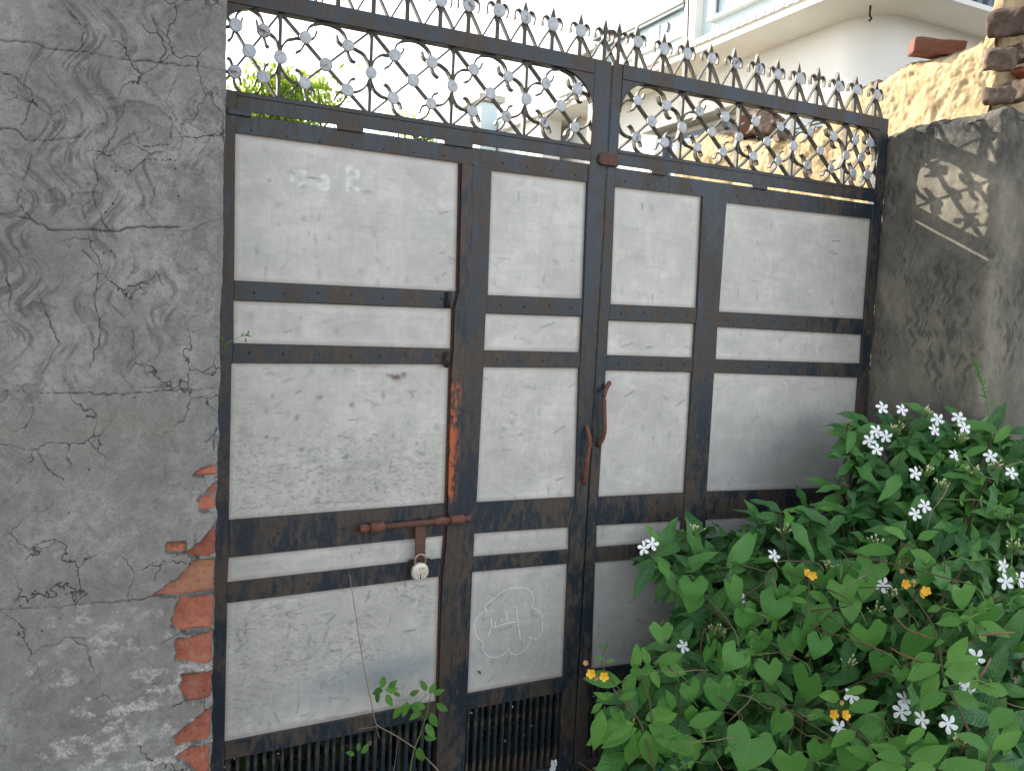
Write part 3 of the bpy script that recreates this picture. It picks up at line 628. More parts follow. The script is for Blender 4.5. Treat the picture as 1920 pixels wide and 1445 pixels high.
def panel(c, l):
    q = WQ[(c, l)]; e = .004
    TLc, TRc, BRc, BLc = [np.array(p) for p in q]
    W_ = np.linalg.norm(TRc-TLc); H_ = np.linalg.norm(BLc-TLc)
    nu = max(6, int(W_/.005)); nv = max(4, int(H_/.005)); V = []; ed = []; gm = []; bl = []
    s0 = random.random()*50
    for i in range(nu+1):
        for j in range(nv+1):
            a = i/nu*(1+2*e/W_)-e/W_; b = j/nv*(1+2*e/H_)-e/H_
            p = (TLc*(1-a)+TRc*a)*(1-b)+(BLc*(1-a)+BRc*a)*b
            dd = min(a*W_, (1-a)*W_, b*H_, (1-b)*H_); V.append((p[0], 0, p[1])); ed.append(max(0, dd))
    V = np.array(V); n = fbm(V*np.array([7, 1, 7])+s0, 3, 5); dd = np.array(ed)
    V[:, 1] = -.0035+(n-.5)*.006*np.minimum(1, dd/.03)
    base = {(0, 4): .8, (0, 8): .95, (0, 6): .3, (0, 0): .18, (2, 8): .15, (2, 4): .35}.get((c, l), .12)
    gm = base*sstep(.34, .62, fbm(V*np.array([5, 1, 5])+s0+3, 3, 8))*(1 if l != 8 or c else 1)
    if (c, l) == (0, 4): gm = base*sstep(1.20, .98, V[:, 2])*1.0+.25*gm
    blue = np.zeros(len(V)); tone = .42*(.2+1.3*fbm(V*np.array([3, 1, 3])+s0+9, 4, 18))
    if (c, l) == (0, 8):
        zc_ = .335+.09*(V[:, 0]-.55)
        blue = np.exp(-((V[:, 2]-zc_)/.045)**2)*sstep(.38, .75, V[:, 0])*1.2
    if (c, l) == (6, 4): blue = .55*sstep(1.20, .92, V[:, 2])
    if (c, l) == (4, 8): blue = np.full(len(V), .35)
    if c == 6 and l >= 6: blue = np.full(len(V), .5)
    def spots(lst, tear):
        r = np.zeros(len(V)); wx = (fbm(V*np.array([90, 1, 90])+s0, 3, 12)-.5)*tear; wz = (fbm(V*np.array([90, 1, 90])+s0+7, 3, 13)-.5)*tear
        for (u, v_, a_, b_, k_) in lst:
            X0_, Z0_ = gxz(u, v_, -.0035); q_ = ((V[:, 0]+wx-X0_)/(a_*.001*1.15))**2+((V[:, 2]+wz-Z0_)/(b_*.001*1.15))**2; r = np.maximum(r, k_*np.exp(-q_**1.5))
        return r
    smu = spots(SM, .012); rus = spots(RU, .016)
    # fine random scratches drawn with the grain of use
    nsc = {(0, 4): 34, (0, 8): 46, (0, 0): 10, (2, 8): 8, (2, 4): 14, (0, 6): 8}.get((c, l), 5)
    for _ in range(nsc):
        ctr = np.array([rng.uniform(V[:, 0].min(), V[:, 0].max()), rng.uniform(V[:, 2].min(), V[:, 2].max())]); an = rng.normal(.05, .45) if rng.random() < .75 else rng.uniform(1.2, 1.9); ln = rng.uniform(.008, .05)
        e_ = np.array([math.cos(an), math.sin(an)])*ln; ds = seg_dist(V[:, 0], V[:, 2], [tuple(ctr-e_/2), tuple(ctr+e_/2+np.array([0, rng.normal(0, .004)]))]); smu = np.maximum(smu, rng.uniform(.25, .75)*np.exp(-(ds/.0024)**2))
    gst = np.zeros(len(V))
    if (c, l) == (0, 0):
        for g_ in GH: gst = np.maximum(gst, .65*np.exp(-(seg_dist(V[:, 0], V[:, 2], [tuple(q_) for q_ in g_])/.0065)**4)*sstep(.30, .55, fbm(V*np.array([60, 1, 60]), 3, 15)))
    F = grid_faces(nu+1, nv+1)[:, ::-1]
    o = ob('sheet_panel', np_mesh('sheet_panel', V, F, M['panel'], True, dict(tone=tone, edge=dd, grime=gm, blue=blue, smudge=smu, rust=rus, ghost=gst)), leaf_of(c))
    so = o.modifiers.new('s', 'SOLIDIFY'); so.thickness = .0015; so.offset = -1
    return o
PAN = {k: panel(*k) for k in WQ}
# rivets
rv = {gl: [], gr: []}
def rivet(x, z, y, r=.0034):
    v = [(x, y-.0022, z)]; n = 7
    for k in range(n): a = 2*math.pi*k/n; v.append((x+r*.6*math.cos(a), y-.0016, z+r*.6*math.sin(a)))
    for k in range(n): a = 2*math.pi*k/n; v.append((x+r*math.cos(a), y+.001, z+r*math.sin(a)))
    f = [(0, 1+k, 1+(k+1) % n) for k in range(n)]+[(1+k, 1+n+k, 1+n+(k+1) % n, 1+(k+1) % n) for k in range(n)]
    return v, f
for c, cnt in ((0, 7), (2, 4), (4, 4), (6, 7)):
    off = .0012 if c in (0, 6) else 0
    for a, b in ((0, 2), (2, 4), (4, 6), (6, 8)):
        A, B = WQ[(c, a)], WQ[(c, b)]
        for k in range(cnt):
            t_ = (k+.3+random.uniform(-.08, .08)+.2)/cnt
            x = A[3][0]*(1-t_)+A[2][0]*t_; z = ((A[3][1]+B[0][1])*(1-t_)+(A[2][1]+B[1][1])*t_)/2+random.uniform(-.004, .004)
            rv[leaf_of(c)].append(rivet(x, z, YG+.001+off, random.uniform(.0036, .0050)))
    A = WQ[(c, 0)]
    for k in range(cnt):
        t_ = (k+.45)/cnt; x = A[0][0]*(1-t_)+A[1][0]*t_; rv[leaf_of(c)].append(rivet(x, 1.905+random.uniform(-.003, .006), YG+.0015, .0036))
for L in (gl, gr):
    v, f = merge(rv[L]); tag(ob('rivets', mk_mesh('rivets', v, f, M['dark'], True), L), kind='stuff')
# lower grating
def gbar(par, x, z0, z1, lean=0.0):
    v, f = boxv(-.0048, .0048, -.006, .010, z0, z1); return v, f
for c, n in ((0, 25), (2, 14), (4, 14), (6, 26)):
    A = WQ[(c, 8)]
    for k in range(n):
        t_ = (k+.5+random.uniform(-.06, .06))/n; x = A[3][0]*(1-t_)+A[2][0]*t_; zt = A[3][1]*(1-t_)+A[2][1]*t_-.0525
        v, f = prism([(-.0048, ZB+.031), (.0048, ZB+.031), (.0048+random.uniform(-.003, .003), zt), (-.0048, zt)], -.006, .010)
        ob('grating_bar', mk_mesh('grating_bar', v, f, M['frame']), leaf_of(c), (x, 0, 0))
# ornamental grille
def disc_mesh(r=.0178, th=.0035):
    n = 18; v = [(0, -th*1.15, 0)]; 
    for q, y in ((.82, -th*1.05), (1.0, -th*.55), (1.0, 0)): v += [(r*q*math.cos(2*math.pi*k/n), y, r*q*math.sin(2*math.pi*k/n)) for k in range(n)]
    f = [(0, 1+k, 1+(k+1) % n) for k in range(n)]
    for s in range(2): f += [(1+s*n+k, 1+(s+1)*n+k, 1+(s+1)*n+(k+1) % n, 1+s*n+(k+1) % n) for k in range(n)]
    f.append(tuple(1+2*n+k for k in range(n))); return mk_mesh('disc', v, f, M['disc'])
DM = disc_mesh()
YD = -.0105
def disc(x, z, L, s=1.0):
    o = ob('disc', DM, L, (x+random.uniform(-.002, .002), YD, z+random.uniform(-.002, .002))); s *= random.uniform(.93, 1.04); o.scale = (s, 1, s*random.uniform(.96, 1.04)); o.rotation_euler = (random.uniform(-.12, .12), random.uniform(0, 6), random.uniform(-.12, .12)); return o
ZC = 2.111; HH = .114
DEP = .017; TH = .0052
def add_strap(name, pts, y0, L, th=TH, dep=DEP):
    v, f = strap(pts, y0, dep, th); o = ob(name, mk_mesh(name, v, f, M['strap']), L); return o
def cell(xa, xb, L, full=True):
    cx = (xa+xb)/2; a = (xb-xa)/2
    P_ = lambda x, z: (cx+x*a, ZC+z)
    add_strap('diagonal_bar', [P_(-.97, HH), P_(0, 0), P_(.97, -HH+.003)], -.0070, L)
    add_strap('diagonal_bar', [P_(.97, HH), P_(0, 0.0006), P_(-.97, -HH+.003)], -.0064, L)
    jit = lambda: random.uniform(-.003, .003)
    for sz_ in (1, -1):
        arch = [(-.66, .022), (-.56, .028), (-.49, .044), (-.46, .064), (-.42, .086), (-.28, .104), (0, .1125), (.28, .104), (.42, .086), (.46, .064), (.49, .044), (.56, .028), (.66, .022)]
        add_strap('scroll', [P_(x, sz_*z+jit()*.4) for x, z in crom(arch, 3)], -.0058 if sz_ > 0 else -.0056, L)
        for sx in (1, -1):
            sd_ = [(.995, .004), (.955, .026), (.86, .046), (.70, .057), (.50, .060), (.37, .062), (.27, .070), (.22, .086)]
            add_strap('scroll', [P_(sx*x, sz_*z+jit()*.4) for x, z in crom(sd_, 3)], -.0052-.0002*(sx+2*sz_), L)
            disc(cx+sx*.46*a, ZC+sz_*.060, L)
    disc(cx, ZC, L)
CL = [.257, .417, .668, .915, 1.156, 1.3975]; CRr = [1.4935, 1.744, 1.989, 2.240, 2.498, 2.658]
for arr, L in ((CL, gl), (CRr, gr)):
    for i in range(5): cell(arr[i], arr[i+1], L)
    for x in arr[1:-1]:
        v, f = boxv(x-.0045, x+.0045, -.0076, .0105, ZM-.0002, ZTB+.0002); ob('grille_bar', mk_mesh('grille_bar', v, f, M['strap']), L); disc(x, ZC, L)
# spikes
def spike(x, L, k):
    j = lambda a=.003: random.uniform(-a, a)
    zc_ = 2.354+j(); zt = zc_+.052+j(.002)
    pts = [(x-.0065, ZTT-.001), (x+.0065, ZTT-.001), (x+.0062+j(.001), zc_), (x+.0088, zc_+.022), (x+j(.001), zt), (x-.0088, zc_+.022), (x-.0062, zc_)]
    v, f = prism(pts, -.0078, .0062); ob('spike_bar', mk_mesh('spike_bar', v, f, M['strap']), L)
    for s in (1, -1):
        p = [(x-s*.047, ZTT-.001), (x-s*.030, ZTT+.030), (x-s*.010, zc_-.020), (x+s*.006, zc_+.006), (x+s*.017, zc_+.020), (x+s*.027, zc_+.019), (x+s*.034, zc_+.006), (x+s*.032, zc_-.012+j(.004))]
        v, f = strap(crom(p, 3), -.0062 if s > 0 else -.0056, .014, .0046); ob('spike_strap', mk_mesh('spike_strap', v, f, M['strap']), L)
    if k not in (5, 21): disc(x, zc_-.002, L, 1.12)
sxs = [.272, .37, .468, .570, .670, .769, .869, .957, 1.051, 1.142, 1.237, 1.336, 1.426]
for k, x in enumerate(sxs): spike(x, gl, k+30 if k < 12 else 5)
sxr = [1.478, 1.548, 1.653, 1.747, 1.847, 1.949, 2.051, 2.144, 2.242, 2.338, 2.434, 2.527, 2.634]
for k, x in enumerate(sxr): spike(x, gr, 5 if k == 0 else (21 if k == 9 else k+40))
# meeting clasp at the mid beam
member('clasp_plate', [(1.416, 1.955), (1.428, 1.946), (1.492, 1.946), (1.492, 1.985), (1.428, 1.985), (1.418, 1.975)], gl, YG-.013, YG-.006, 'rust', .003)
# small lugs on the wicket edge
for u, v_ in ((836, 560), (832, 672)):
    x, z = gxz(u, v_); member('lug', [(x-.008, z-.022), (x+.007, z-.024), (x+.009, z+.018), (x-.006, z+.020)], gl, YG-.012, YG-.001, 'frame', .002)
    v, f = tube([(x, YG-.010, z-.026), (x, YG-.010, z+.022)], .006, 8); ob('lug_pin', mk_mesh('lug_pin', v, f, M['dark'], True), gl)
# handles
def bar3(name, px, ys, r, L, mat):
    pts = [on(u, v, 1, y) for (u, v), y in zip(px, ys)]; v, f = tube(crom(pts, 4), r, 8); return ob(name, mk_mesh(name, v, f, M[mat], True), L)
bar3('handle', [(1143, 717), (1134, 736), (1133, 765), (1133, 812), (1122, 836)], [-.020, -.040, -.046, -.042, -.018], [.0074]*17, gr, 'rustred')
bar3('handle', [(1099, 798), (1106, 824), (1103, 850), (1099, 880), (1095, 906)], [-.020, -.040, -.042, -.038, -.018], [.0074]*17, gl, 'rustred')
# slide bolt with hasp
YB = -.040
ba = on(678, 991, 1, YB); bb = on(882, 971, 1, YB)
v, f = tube([ba, bb], .0092, 12); bolt = ob('slide_bolt', mk_mesh('slide_bolt', v, f, M['rust'], True), gl)
def along(t): return ba+(bb-ba)*t
for t0, t1, r in ((-.02, .055, .0130), (.075, .20, .0155), (.80, .94, .0150), (.65, .775, .0125), (.955, 1.0, .0100)):
    v, f = tube([along(t0), along(t0+.008), along(t1-.008), along(t1)], [r*.8, r, r, r*.8], 14); ob('bolt_collar', mk_mesh('bolt_collar', v, f, M['rustred'] if r > .011 else M['rust'], True), bolt)
for t_ in (.145, .875):
    c_ = along(t_); v, f = boxv(c_[0]-.012, c_[0]+.012, YB, YG-.002, c_[2]-.008, c_[2]+.008); ob('bolt_bracket', mk_mesh('bolt_bracket', v, f, M['rust']), bolt)
c0 = along(.535); x0 = c0[0]; z0 = c0[2]
q1 = on(786, 1062, 1, -.030)
v, f = prism([(x0-.0165, z0-.002), (x0+.0165, z0-.002), (q1[0]+.0165, q1[2]+.02), (q1[0]+.014, q1[2]), (q1[0]-.014, q1[2]), (q1[0]-.0165, q1[2]+.02)], -.036, -.0325)
hp = ob('hasp', mk_mesh('hasp', v, f, M['rust']), bolt); bevel(hp, .001)
v, f = boxv(q1[0]-.030, q1[0]+.038, YG-.006, YG-.001, q1[2]-.012, q1[2]+.020); ob('staple_plate', mk_mesh('staple_plate', v, f, M['frame']), gl)
st = [(q1[0], YG, q1[2]+.022), (q1[0], -.045, q1[2]+.022), (q1[0], -.052, q1[2]+.014), (q1[0], -.045, q1[2]+.006), (q1[0], YG, q1[2]+.006)]
v, f = tube(crom(st, 4), .0032, 7); ob('staple', mk_mesh('staple', v, f, M['rust'], True), gl)
# padlock
pc = on(787, 1071, 1, -.050)
pl = thing('padlock', 'round worn pale metal padlock hanging from the rusty hasp of the gate', 'padlock', tuple(pc))
n = 40; rr = .0270; prof = [(0, -.0095), (.70, -.0095), (.90, -.0080), (1.0, -.0045), (1.0, .0045), (.9, .008), (0, .0085)]
v = []; f = []
for i, (q, y) in enumerate(prof):
    v += [(pc[0]+rr*q*math.cos(2*math.pi*k/n), pc[1]+y, pc[2]+rr*1.04*q*math.sin(2*math.pi*k/n)) for k in range(n)]
    if i: f += [((i-1)*n+k, i*n+k, i*n+(k+1) % n, (i-1)*n+(k+1) % n) for k in range(n)]
ob('lock_body', mk_mesh('lock_body', v, f, M['brass'], True), pl)
sh = [(pc[0]-.0165, pc[1], pc[2]+.018), (pc[0]-.0165, pc[1], pc[2]+.036), (pc[0]-.012, pc[1], pc[2]+.047), (pc[0], pc[1], pc[2]+.053), (pc[0]+.012, pc[1], pc[2]+.047), (pc[0]+.0165, pc[1], pc[2]+.036), (pc[0]+.0165, pc[1], pc[2]+.018)]
v, f = tube(crom(sh, 4), .0036, 10); ob('shackle', mk_mesh('shackle', v, f, M['steel'], True), pl)
yk = pc[1]-.0099
def ribbon(pts, wd, y=None):
    P = np.array(pts, float); T = np.gradient(P, axis=0); T /= np.linalg.norm(T, axis=1)[:, None]+1e-9; N = np.stack([-T[:, 1], T[:, 0]], 1)
    Wd = (np.full(len(P), wd) if np.isscalar(wd) else np.array(wd))/2
    v = []
    for p, nn, w_ in zip(P, N, Wd): v += [(p[0]+nn[0]*w_, y, p[1]+nn[1]*w_), (p[0]-nn[0]*w_, y, p[1]-nn[1]*w_)]
    return v, [(2*i, 2*i+1, 2*i+3, 2*i+2) for i in range(len(P)-1)]
parts = []
X0, Z0 = pc[0], pc[2]
for dx, sh_ in ((-.0085, [(0, 0), (.004, .001), (.0035, .006), (0, .0055)]), (-.0018, [(0, .006), (.0005, 0), (.004, .0005), (.0045, .006)]), (.006, [(0, 0), (.0005, .006), (.0035, .003), (.001, .0025)])):
    parts.append(ribbon([(X0+dx+a, Z0+.008+b) for a, b in sh_], .0011, yk))
parts.append(ribbon([(X0-.006, Z0+.003), (X0, Z0+.0025), (X0+.006, Z0+.003)], .0010, yk)); parts.append(ribbon([(X0-.015, Z0-.003), (X0, Z0-.0035), (X0+.015, Z0-.003)], .0012, yk))
for s in (1, -1): parts.append(ribbon([(X0+s*.011, Z0-.008), (X0+s*.008, Z0-.014), (X0+s*.004, Z0-.019)], .0010, yk))
v, f = merge(parts); ob('stamped_marks', mk_mesh('stamped_marks', v, f, M['lockink']), pl)
v, f = prism([(X0-.0018, Z0-.020), (X0+.0018, Z0-.020), (X0+.0014, Z0-.011), (X0+.0026, Z0-.0085), (X0, Z0-.006), (X0-.0026, Z0-.0085), (X0-.0014, Z0-.011)], yk-.0002, yk+.002)
ob('keyhole', mk_mesh('keyhole', v, f, M['dark']), pl)

# chalk drawing scratched on the narrow lower sheet, and the rubbed-off letters on the top sheet
outl = [[(250, 505), (240, 480), (232, 430), (340, 340), (420, 280), (520, 243), (640, 238), (710, 262), (745, 320), (750, 390), (735, 455)], [(735, 455), (800, 480), (850, 530), (875, 575)], [(840, 540), (850, 600), (848, 680), (835, 740), (790, 785), (745, 785), (710, 768)],
        [(710, 768), (705, 830), (670, 900), (610, 945), (560, 962), (510, 940), (485, 895)], [(485, 895), (440, 945), (370, 985), (300, 990), (240, 960), (205, 900), (205, 825)], [(205, 825), (160, 790), (125, 730), (115, 620), (150, 550), (235, 482)]]
inn = [[(290, 560), (296, 650), (262, 768)], [(296, 650), (340, 662), (430, 630), (520, 612), (560, 608)], [(342, 605), (335, 680)], [(403, 570), (404, 605)], [(465, 505), (465, 600)], [(568, 430), (580, 580), (595, 690), (610, 795)], [(305, 480), (308, 492)]]
parts = [ribbon(crom(cpx(l, 870, 1060, 5.78), 6), .0019, -.0085) for l in outl]+[ribbon(crom(cpx(l, 870, 1060, 5.78), 5), .0025, -.0087) for l in inn]
v, f = merge(parts); ob('chalk_drawing', mk_mesh('chalk_drawing', v, f, M['chalk']), PAN[(2, 8)])

# ------------------------------------------------------------------ mud-plastered brick wall behind, running back from the right pillar
XW = 3.0
prof_px = [(1270, 285), (1285, 264), (1320, 240), (1350, 252), (1390, 262), (1470, 250), (1530, 236), (1560, 205), (1590, 166), (1650, 142), (1700, 116), (1780, 96), (1838, 74), (1850, 40), (1862, 12)]
pp = sorted([(on(u, v, 0, XW)[1], on(u, v, 0, XW)[2]) for u, v in prof_px])
py = np.array([p[0] for p in pp]); pz = np.array([p[1] for p in pp])
ys = np.linspace(-.205, 1.74, 330); ns = 170
top_ = np.interp(ys, py, pz)+(fbm(np.stack([ys*25, ys*0, ys*0], -1), 4, 3)-.5)*.03
top_ = np.where(ys < py[0], pz[0], top_)
S = 1-(np.linspace(0, 1, ns))[::-1]**1.6
Yg, Sg = np.meshgrid(ys, S, indexing='ij'); Zg = -.1+(top_[:, None]+.1)*Sg
Pq = np.stack([Yg*0+1, Yg, Zg], -1)
pit = sstep(.60, .70, fbm(Pq*9+3, 3, 8))
hx = (fbm(Pq*5, 3, 4)-.5)*.06+(fbm(Pq*18, 5, 6, .6)-.5)*.020+(fbm(Pq*70, 3, 7)-.5)*.012-pit*.012
rnd_ = sstep(.05, 0, top_[:, None]-Zg); Xg = XW-hx+.03*rnd_**2
Vf = np.stack([Xg, Yg, Zg], -1).reshape(-1, 3); Ff = grid_faces(len(ys), ns)[:, ::-1]
nb = len(Vf)
# crest strip and back
xb = np.linspace(0, 1, 12)[1:]; rows = []
for t_ in xb:
    rows.append(np.stack([Xg[:, -1]*(1-t_)+3.25*t_, ys, top_+.02*math.sin(t_*math.pi)+(fbm(np.stack([ys*30, ys*0+t_*6, ys*0], -1), 3, 9)-.5)*.02], -1))
rows.append(np.stack([ys*0+3.25, ys, ys*0-.1], -1))
Vc = np.concatenate([Vf]+rows); idx = [np.arange(len(ys))*ns+ns-1]+[nb+k*len(ys)+np.arange(len(ys)) for k in range(len(rows))]
Fc = [np.stack([a[:-1], b[:-1], b[1:], a[1:]], 1)[:, ::-1] for a, b in zip(idx[:-1], idx[1:])]
crest = np.concatenate([sstep(.020, .0, (top_[:, None]-Zg)).ravel()*.8]+[np.full(len(ys), .8)]*len(rows))
mw = thing('mud_plastered_wall', 'broken brick wall coated in sunlit yellow mud plaster behind the right pillar', 'wall', (3.1, .7, -.1))
ob('mud_plaster', np_mesh('mud_plaster', Vc, np.concatenate([Ff]+Fc), M['mud'], True, dict(crest=crest)), mw)
V_, F_ = rough_box((.23, .05, 2.9), .012, .012, 16, 23, .01); ob('rough_end', np_mesh('rough_end', V_+np.array([3.135, -.195, 1.35]), F_, M['mud']), mw)
def brick_at(u, v, y, size, seed, mat, par, rot=(0, 0, 0), name='brick', amp=.012, rnd=.016, dxyz=(0, 0, 0)):
    V_, F_ = rough_box(size, .006, amp, 30, seed, rnd); q = on(u, v, 1, y)+np.array(dxyz)
    o = ob(name, np_mesh(name, V_, F_, M[mat]), par, tuple(q)); o.rotation_euler = rot; return o
for a in ((1893, 42, -.27, (.125, .13, .095), 3, 'brickdark', (.08, -.30, .35)), (1874, 112, -.27, (.070, .10, .078), 4, 'brickdark', (.1, -.30, .5)), (1918, 100, -.27, (.060, .11, .070), 5, 'brickdark', (0, -.1, .1)),
          (1871, 181, -.27, (.072, .10, .058), 6, 'brickdark', (.1, -.05, .45)), (1911, 172, -.27, (.060, .11, .075), 7, 'brickdark', (0, -.15, .1)), (1925, 140, -.24, (.12, .1, .03), 8, 'brick', (0, .15, 0)), (1935, 45, -.24, (.09, .1, .06), 9, 'brickdark', (0, 0, 0))):
    brick_at(a[0], a[1], a[2], a[3], a[4], a[5], mw, a[6])
q = on(1742, 94, 0, 3.03)
V_, F_ = rough_box((.20, .105, .062), .006, .005, 18, 31, .008)
o = ob('loose_brick', np_mesh('loose_brick', V_, F_, M['brickred']), None, (q[0]+.03, q[1]-.01, q[2]+.006)); o.rotation_euler = (.10, .10, -.62)
tag(o, 'loose red brick lying on top of the yellow mud wall', 'brick')
for k, (u, v, s, r, lab) in enumerate(((1400, 243, (.20, .11, .09), (.1, .1, .9), 'dark red broken brick resting on the low part of the mud wall, leftmost of three'), (1440, 236, (.15, .12, .11), (.2, .1, .4), 'dark red broken brick resting on the low part of the mud wall, middle of three'), (1472, 262, (.14, .11, .05), (0, .1, 1.2), 'small dark red broken brick on the low part of the mud wall, rightmost of three'))):
    q = on(u, v, 0, 3.05); V_, F_ = rough_box(s, .006, .007, 22, 60+k, .008)
    o = ob('broken_brick', np_mesh('broken_brick', V_, F_, M['brickdark'] if k else M['brickred']), None, tuple(q)); o.rotation_euler = r
    tag(o, lab, 'brick', 'rubble on the mud wall')
# brick stack just beyond the far end of the wall
bs = thing('brick_stack', 'low stack of red bricks seen through the right grille beyond the mud wall', 'brick stack', (3.6, 3.6, -.1))
for r_ in range(8):
    for c_ in range(4):
        zz = 2.55-.085*r_; V_, F_ = boxv(-.11, .11, -.05, .05, -.036, .036)
        o = ob('brick', mk_mesh('brick', V_, F_, M['brickred']), bs, (3.35+.235*c_+random.uniform(-.02, .02), 3.4+random.uniform(-.02, .02), zz)); o.rotation_euler = (0, random.uniform(-.03, .03), random.uniform(-.1, .1)); bevel(o, .006)
v, f = boxv(3.2, 4.2, 3.46, 3.9, -.1, 2.5); ob('stack_core', mk_mesh('stack_core', v, f, M['brickdark']), bs)

# ------------------------------------------------------------------ white house behind
hs = thing('white_house', 'large pale house with a cream balcony soffit, dentil band and parapet behind the gate', 'house', (9, 9, -.1))
def hb(name, x0, x1, y0, y1, z0, z1, mat, par=hs, bw=0):
    v, f = boxv(x0, x1, y0, y1, z0, z1); o = ob(name, mk_mesh(name, v, f, M[mat]), par)
    if bw: bevel(o, bw, 2)
    return o
# body with a rounded near corner
cor = [(7.55, 13.5), (7.55, 5.05)]+[(7.55+.5*(1-math.cos(a)), 5.05-.5*math.sin(a)) for a in np.linspace(.08, math.pi/2, 30)]+[(14, 4.55), (14, 13.5)]
def extrude(name, plan, z0, z1, mat, par=hs):
    n = len(plan); v = [(x, y, z0) for x, y in plan]+[(x, y, z1) for x, y in plan]
    f = [tuple(range(n)), tuple(range(2*n-1, n-1, -1))]+[(i, i+n, (i+1) % n+n, (i+1) % n) for i in range(n)]
    return ob(name, mk_mesh(name, v, f, M[mat]), par)
extrude('ground_storey', cor, -.1, 5.02, 'white')
slab = [(6.90, 11.2), (6.90, 4.25), (7.05, 4.02), (14, 4.0), (14, 13.4), (7.3, 13.4), (7.05, 12.2)]
extrude('balcony_slab', slab, 5.0, 5.085, 'cream')
def band(x, y0, y1, z0, z1, d, name, mat): return hb(name, x-d, x+.02, y0, y1, z0, z1, mat)
band(6.90, 4.25, 11.2, 5.086, 5.165, .03, 'slab_edge_band', 'white')
for k in range(46):
    y = 4.35+k*.15; hb('dentil', 6.858, 6.869, y, y+.085, 5.092, 5.150, 'white')
for k in range(24):
    x = 7.15+k*.17; hb('baluster', x, x+.075, 3.93, 3.985, 5.03, 5.40, 'darkblue')
hb('baluster_rail', 7.05, 13.9, 3.92, 3.99, 5.41, 5.50, 'white'); hb('baluster_curb', 7.05, 13.9, 3.92, 3.99, 4.97, 5.025, 'white'); hb('baluster_panel', 7.05, 13.9, 4.01, 4.06, 5.09, 5.5, 'blue')
# parapet: solid left run with coping, pier, recessed blue bay to the right
hb('parapet', 6.91, 7.05, 7.12, 10.4, 5.166, 5.69, 'blue'); hb('coping', 6.83, 7.12, 7.12, 9.05, 5.70, 5.765, 'coping', bw=.01); hb('coping_drip', 6.845, 6.909, 7.12, 9.05, 5.655, 5.699, 'darkblue')
hb('coping', 6.83, 7.12, 9.35, 10.2, 5.70, 5.765, 'coping', bw=.01)
hb('parapet_ledge', 6.87, 6.909, 7.12, 10.4, 5.30, 5.335, 'white')
hb('pier', 6.86, 7.10, 6.86, 7.118, 5.166, 6.9, 'white', bw=.012); hb('pier', 6.86, 7.10, 9.06, 9.34, 5.166, 5.80, 'blue', bw=.012); hb('pier_cap', 6.80, 7.16, 9.00, 9.40, 5.81, 5.89, 'darkblue', bw=.01)
hb('pier', 6.80, 7.10, 9.95, 10.5, 5.166, 5.60, 'blue', bw=.02)
hb('bay_panel', 6.97, 7.10, 4.3, 6.86, 5.166, 6.9, 'blue'); hb('bay_ledge', 6.88, 6.969, 4.3, 6.66, 5.335, 5.37, 'white'); hb('bay_groove', 6.955, 6.969, 5.9, 6.66, 5.40, 5.412, 'darkblue')
hb('bay_frame', 6.90, 6.969, 6.55, 6.66, 5.3705, 6.9, 'white')
for y, z in ((8.13, 5.50), (7.55, 5.52), (9.75, 5.46)):
    n = 14; v = [(6.905, y+.045*math.cos(2*math.pi*k/n), z+.07*math.sin(2*math.pi*k/n)) for k in range(n)]; v += [(6.885, a[1], a[2]) for a in v]
    f = [tuple(range(n, 2*n))]+[(k, (k+1) % n, n+(k+1) % n, n+k) for k in range(n)]; ob('drain_opening', mk_mesh('drain_opening', v, f, M['darkblue']), hs)
q = on(1342, 12, 0, 6.96); hb('drain_opening', 6.94, 6.969, q[1]-.05, q[1]+.05, q[2]-.09, q[2]+.09, 'darkblue')
for y in (7.85, 8.35): hb('parapet_relief', 6.89, 6.909, y-.12, y+.12, 5.40, 5.60, 'white')
cab = [on(1291, 0, 0, 6.80)+np.array([0, 0, .6]), on(1291, 0, 0, 6.80), on(1290, 40, 0, 6.80), on(1289, 80, 0, 6.80)]; v, f = tube(cab, .012, 6); ob('cable', mk_mesh('cable', v, f, M['dark']), hs)
q = on(1632, 12, 2, 4.995); v, f = tube([(q[0], q[1], 5.0), (q[0], q[1], 4.90), (q[0]+.03, q[1], 4.87), (q[0], q[1], 4.84)], .012, 6); ob('ceiling_hook', mk_mesh('ceiling_hook', v, f, M['dark']), hs)
# curved end wing at the far end of the balcony
wing = [(10.2, 5.70), (10.6, 5.62), (11.0, 5.42), (11.4, 5.26), (12.0, 5.20), (12.9, 5.22), (12.9, 3.0), (10.2, 3.0)]
v = [(6.80, y, z) for y, z in wing]+[(6.98, y, z) for y, z in wing]; n = len(wing); f = [tuple(range(n-1, -1, -1)), tuple(range(n, 2*n))]+[(i, (i+1) % n, (i+1) % n+n, i+n) for i in range(n)]
hb('far_column', 6.55, 6.90, 13.1, 13.9, -.1, 5.62, 'blue', bw=.02); hb('far_column_cap', 6.45, 7.0, 13.0, 14.1, 5.63, 5.75, 'coping'); hb('far_wall', 6.95, 7.3, 11.2, 16, -.1, 5.30, 'white')
w_ = [(a, b) for a, b in wing[:6]]+[(12.9, 5.05), (10.2, 5.05)]
v = [(6.84, y, z) for y, z in w_]+[(6.98, y, z) for y, z in w_]; n = len(w_); f = [tuple(range(n)), tuple(range(2*n-1, n-1, -1))]+[(i, i+n, (i+1) % n+n, (i+1) % n) for i in range(n)]
ob('curved_parapet', mk_mesh('curved_parapet', v, f, M['white']), hs)
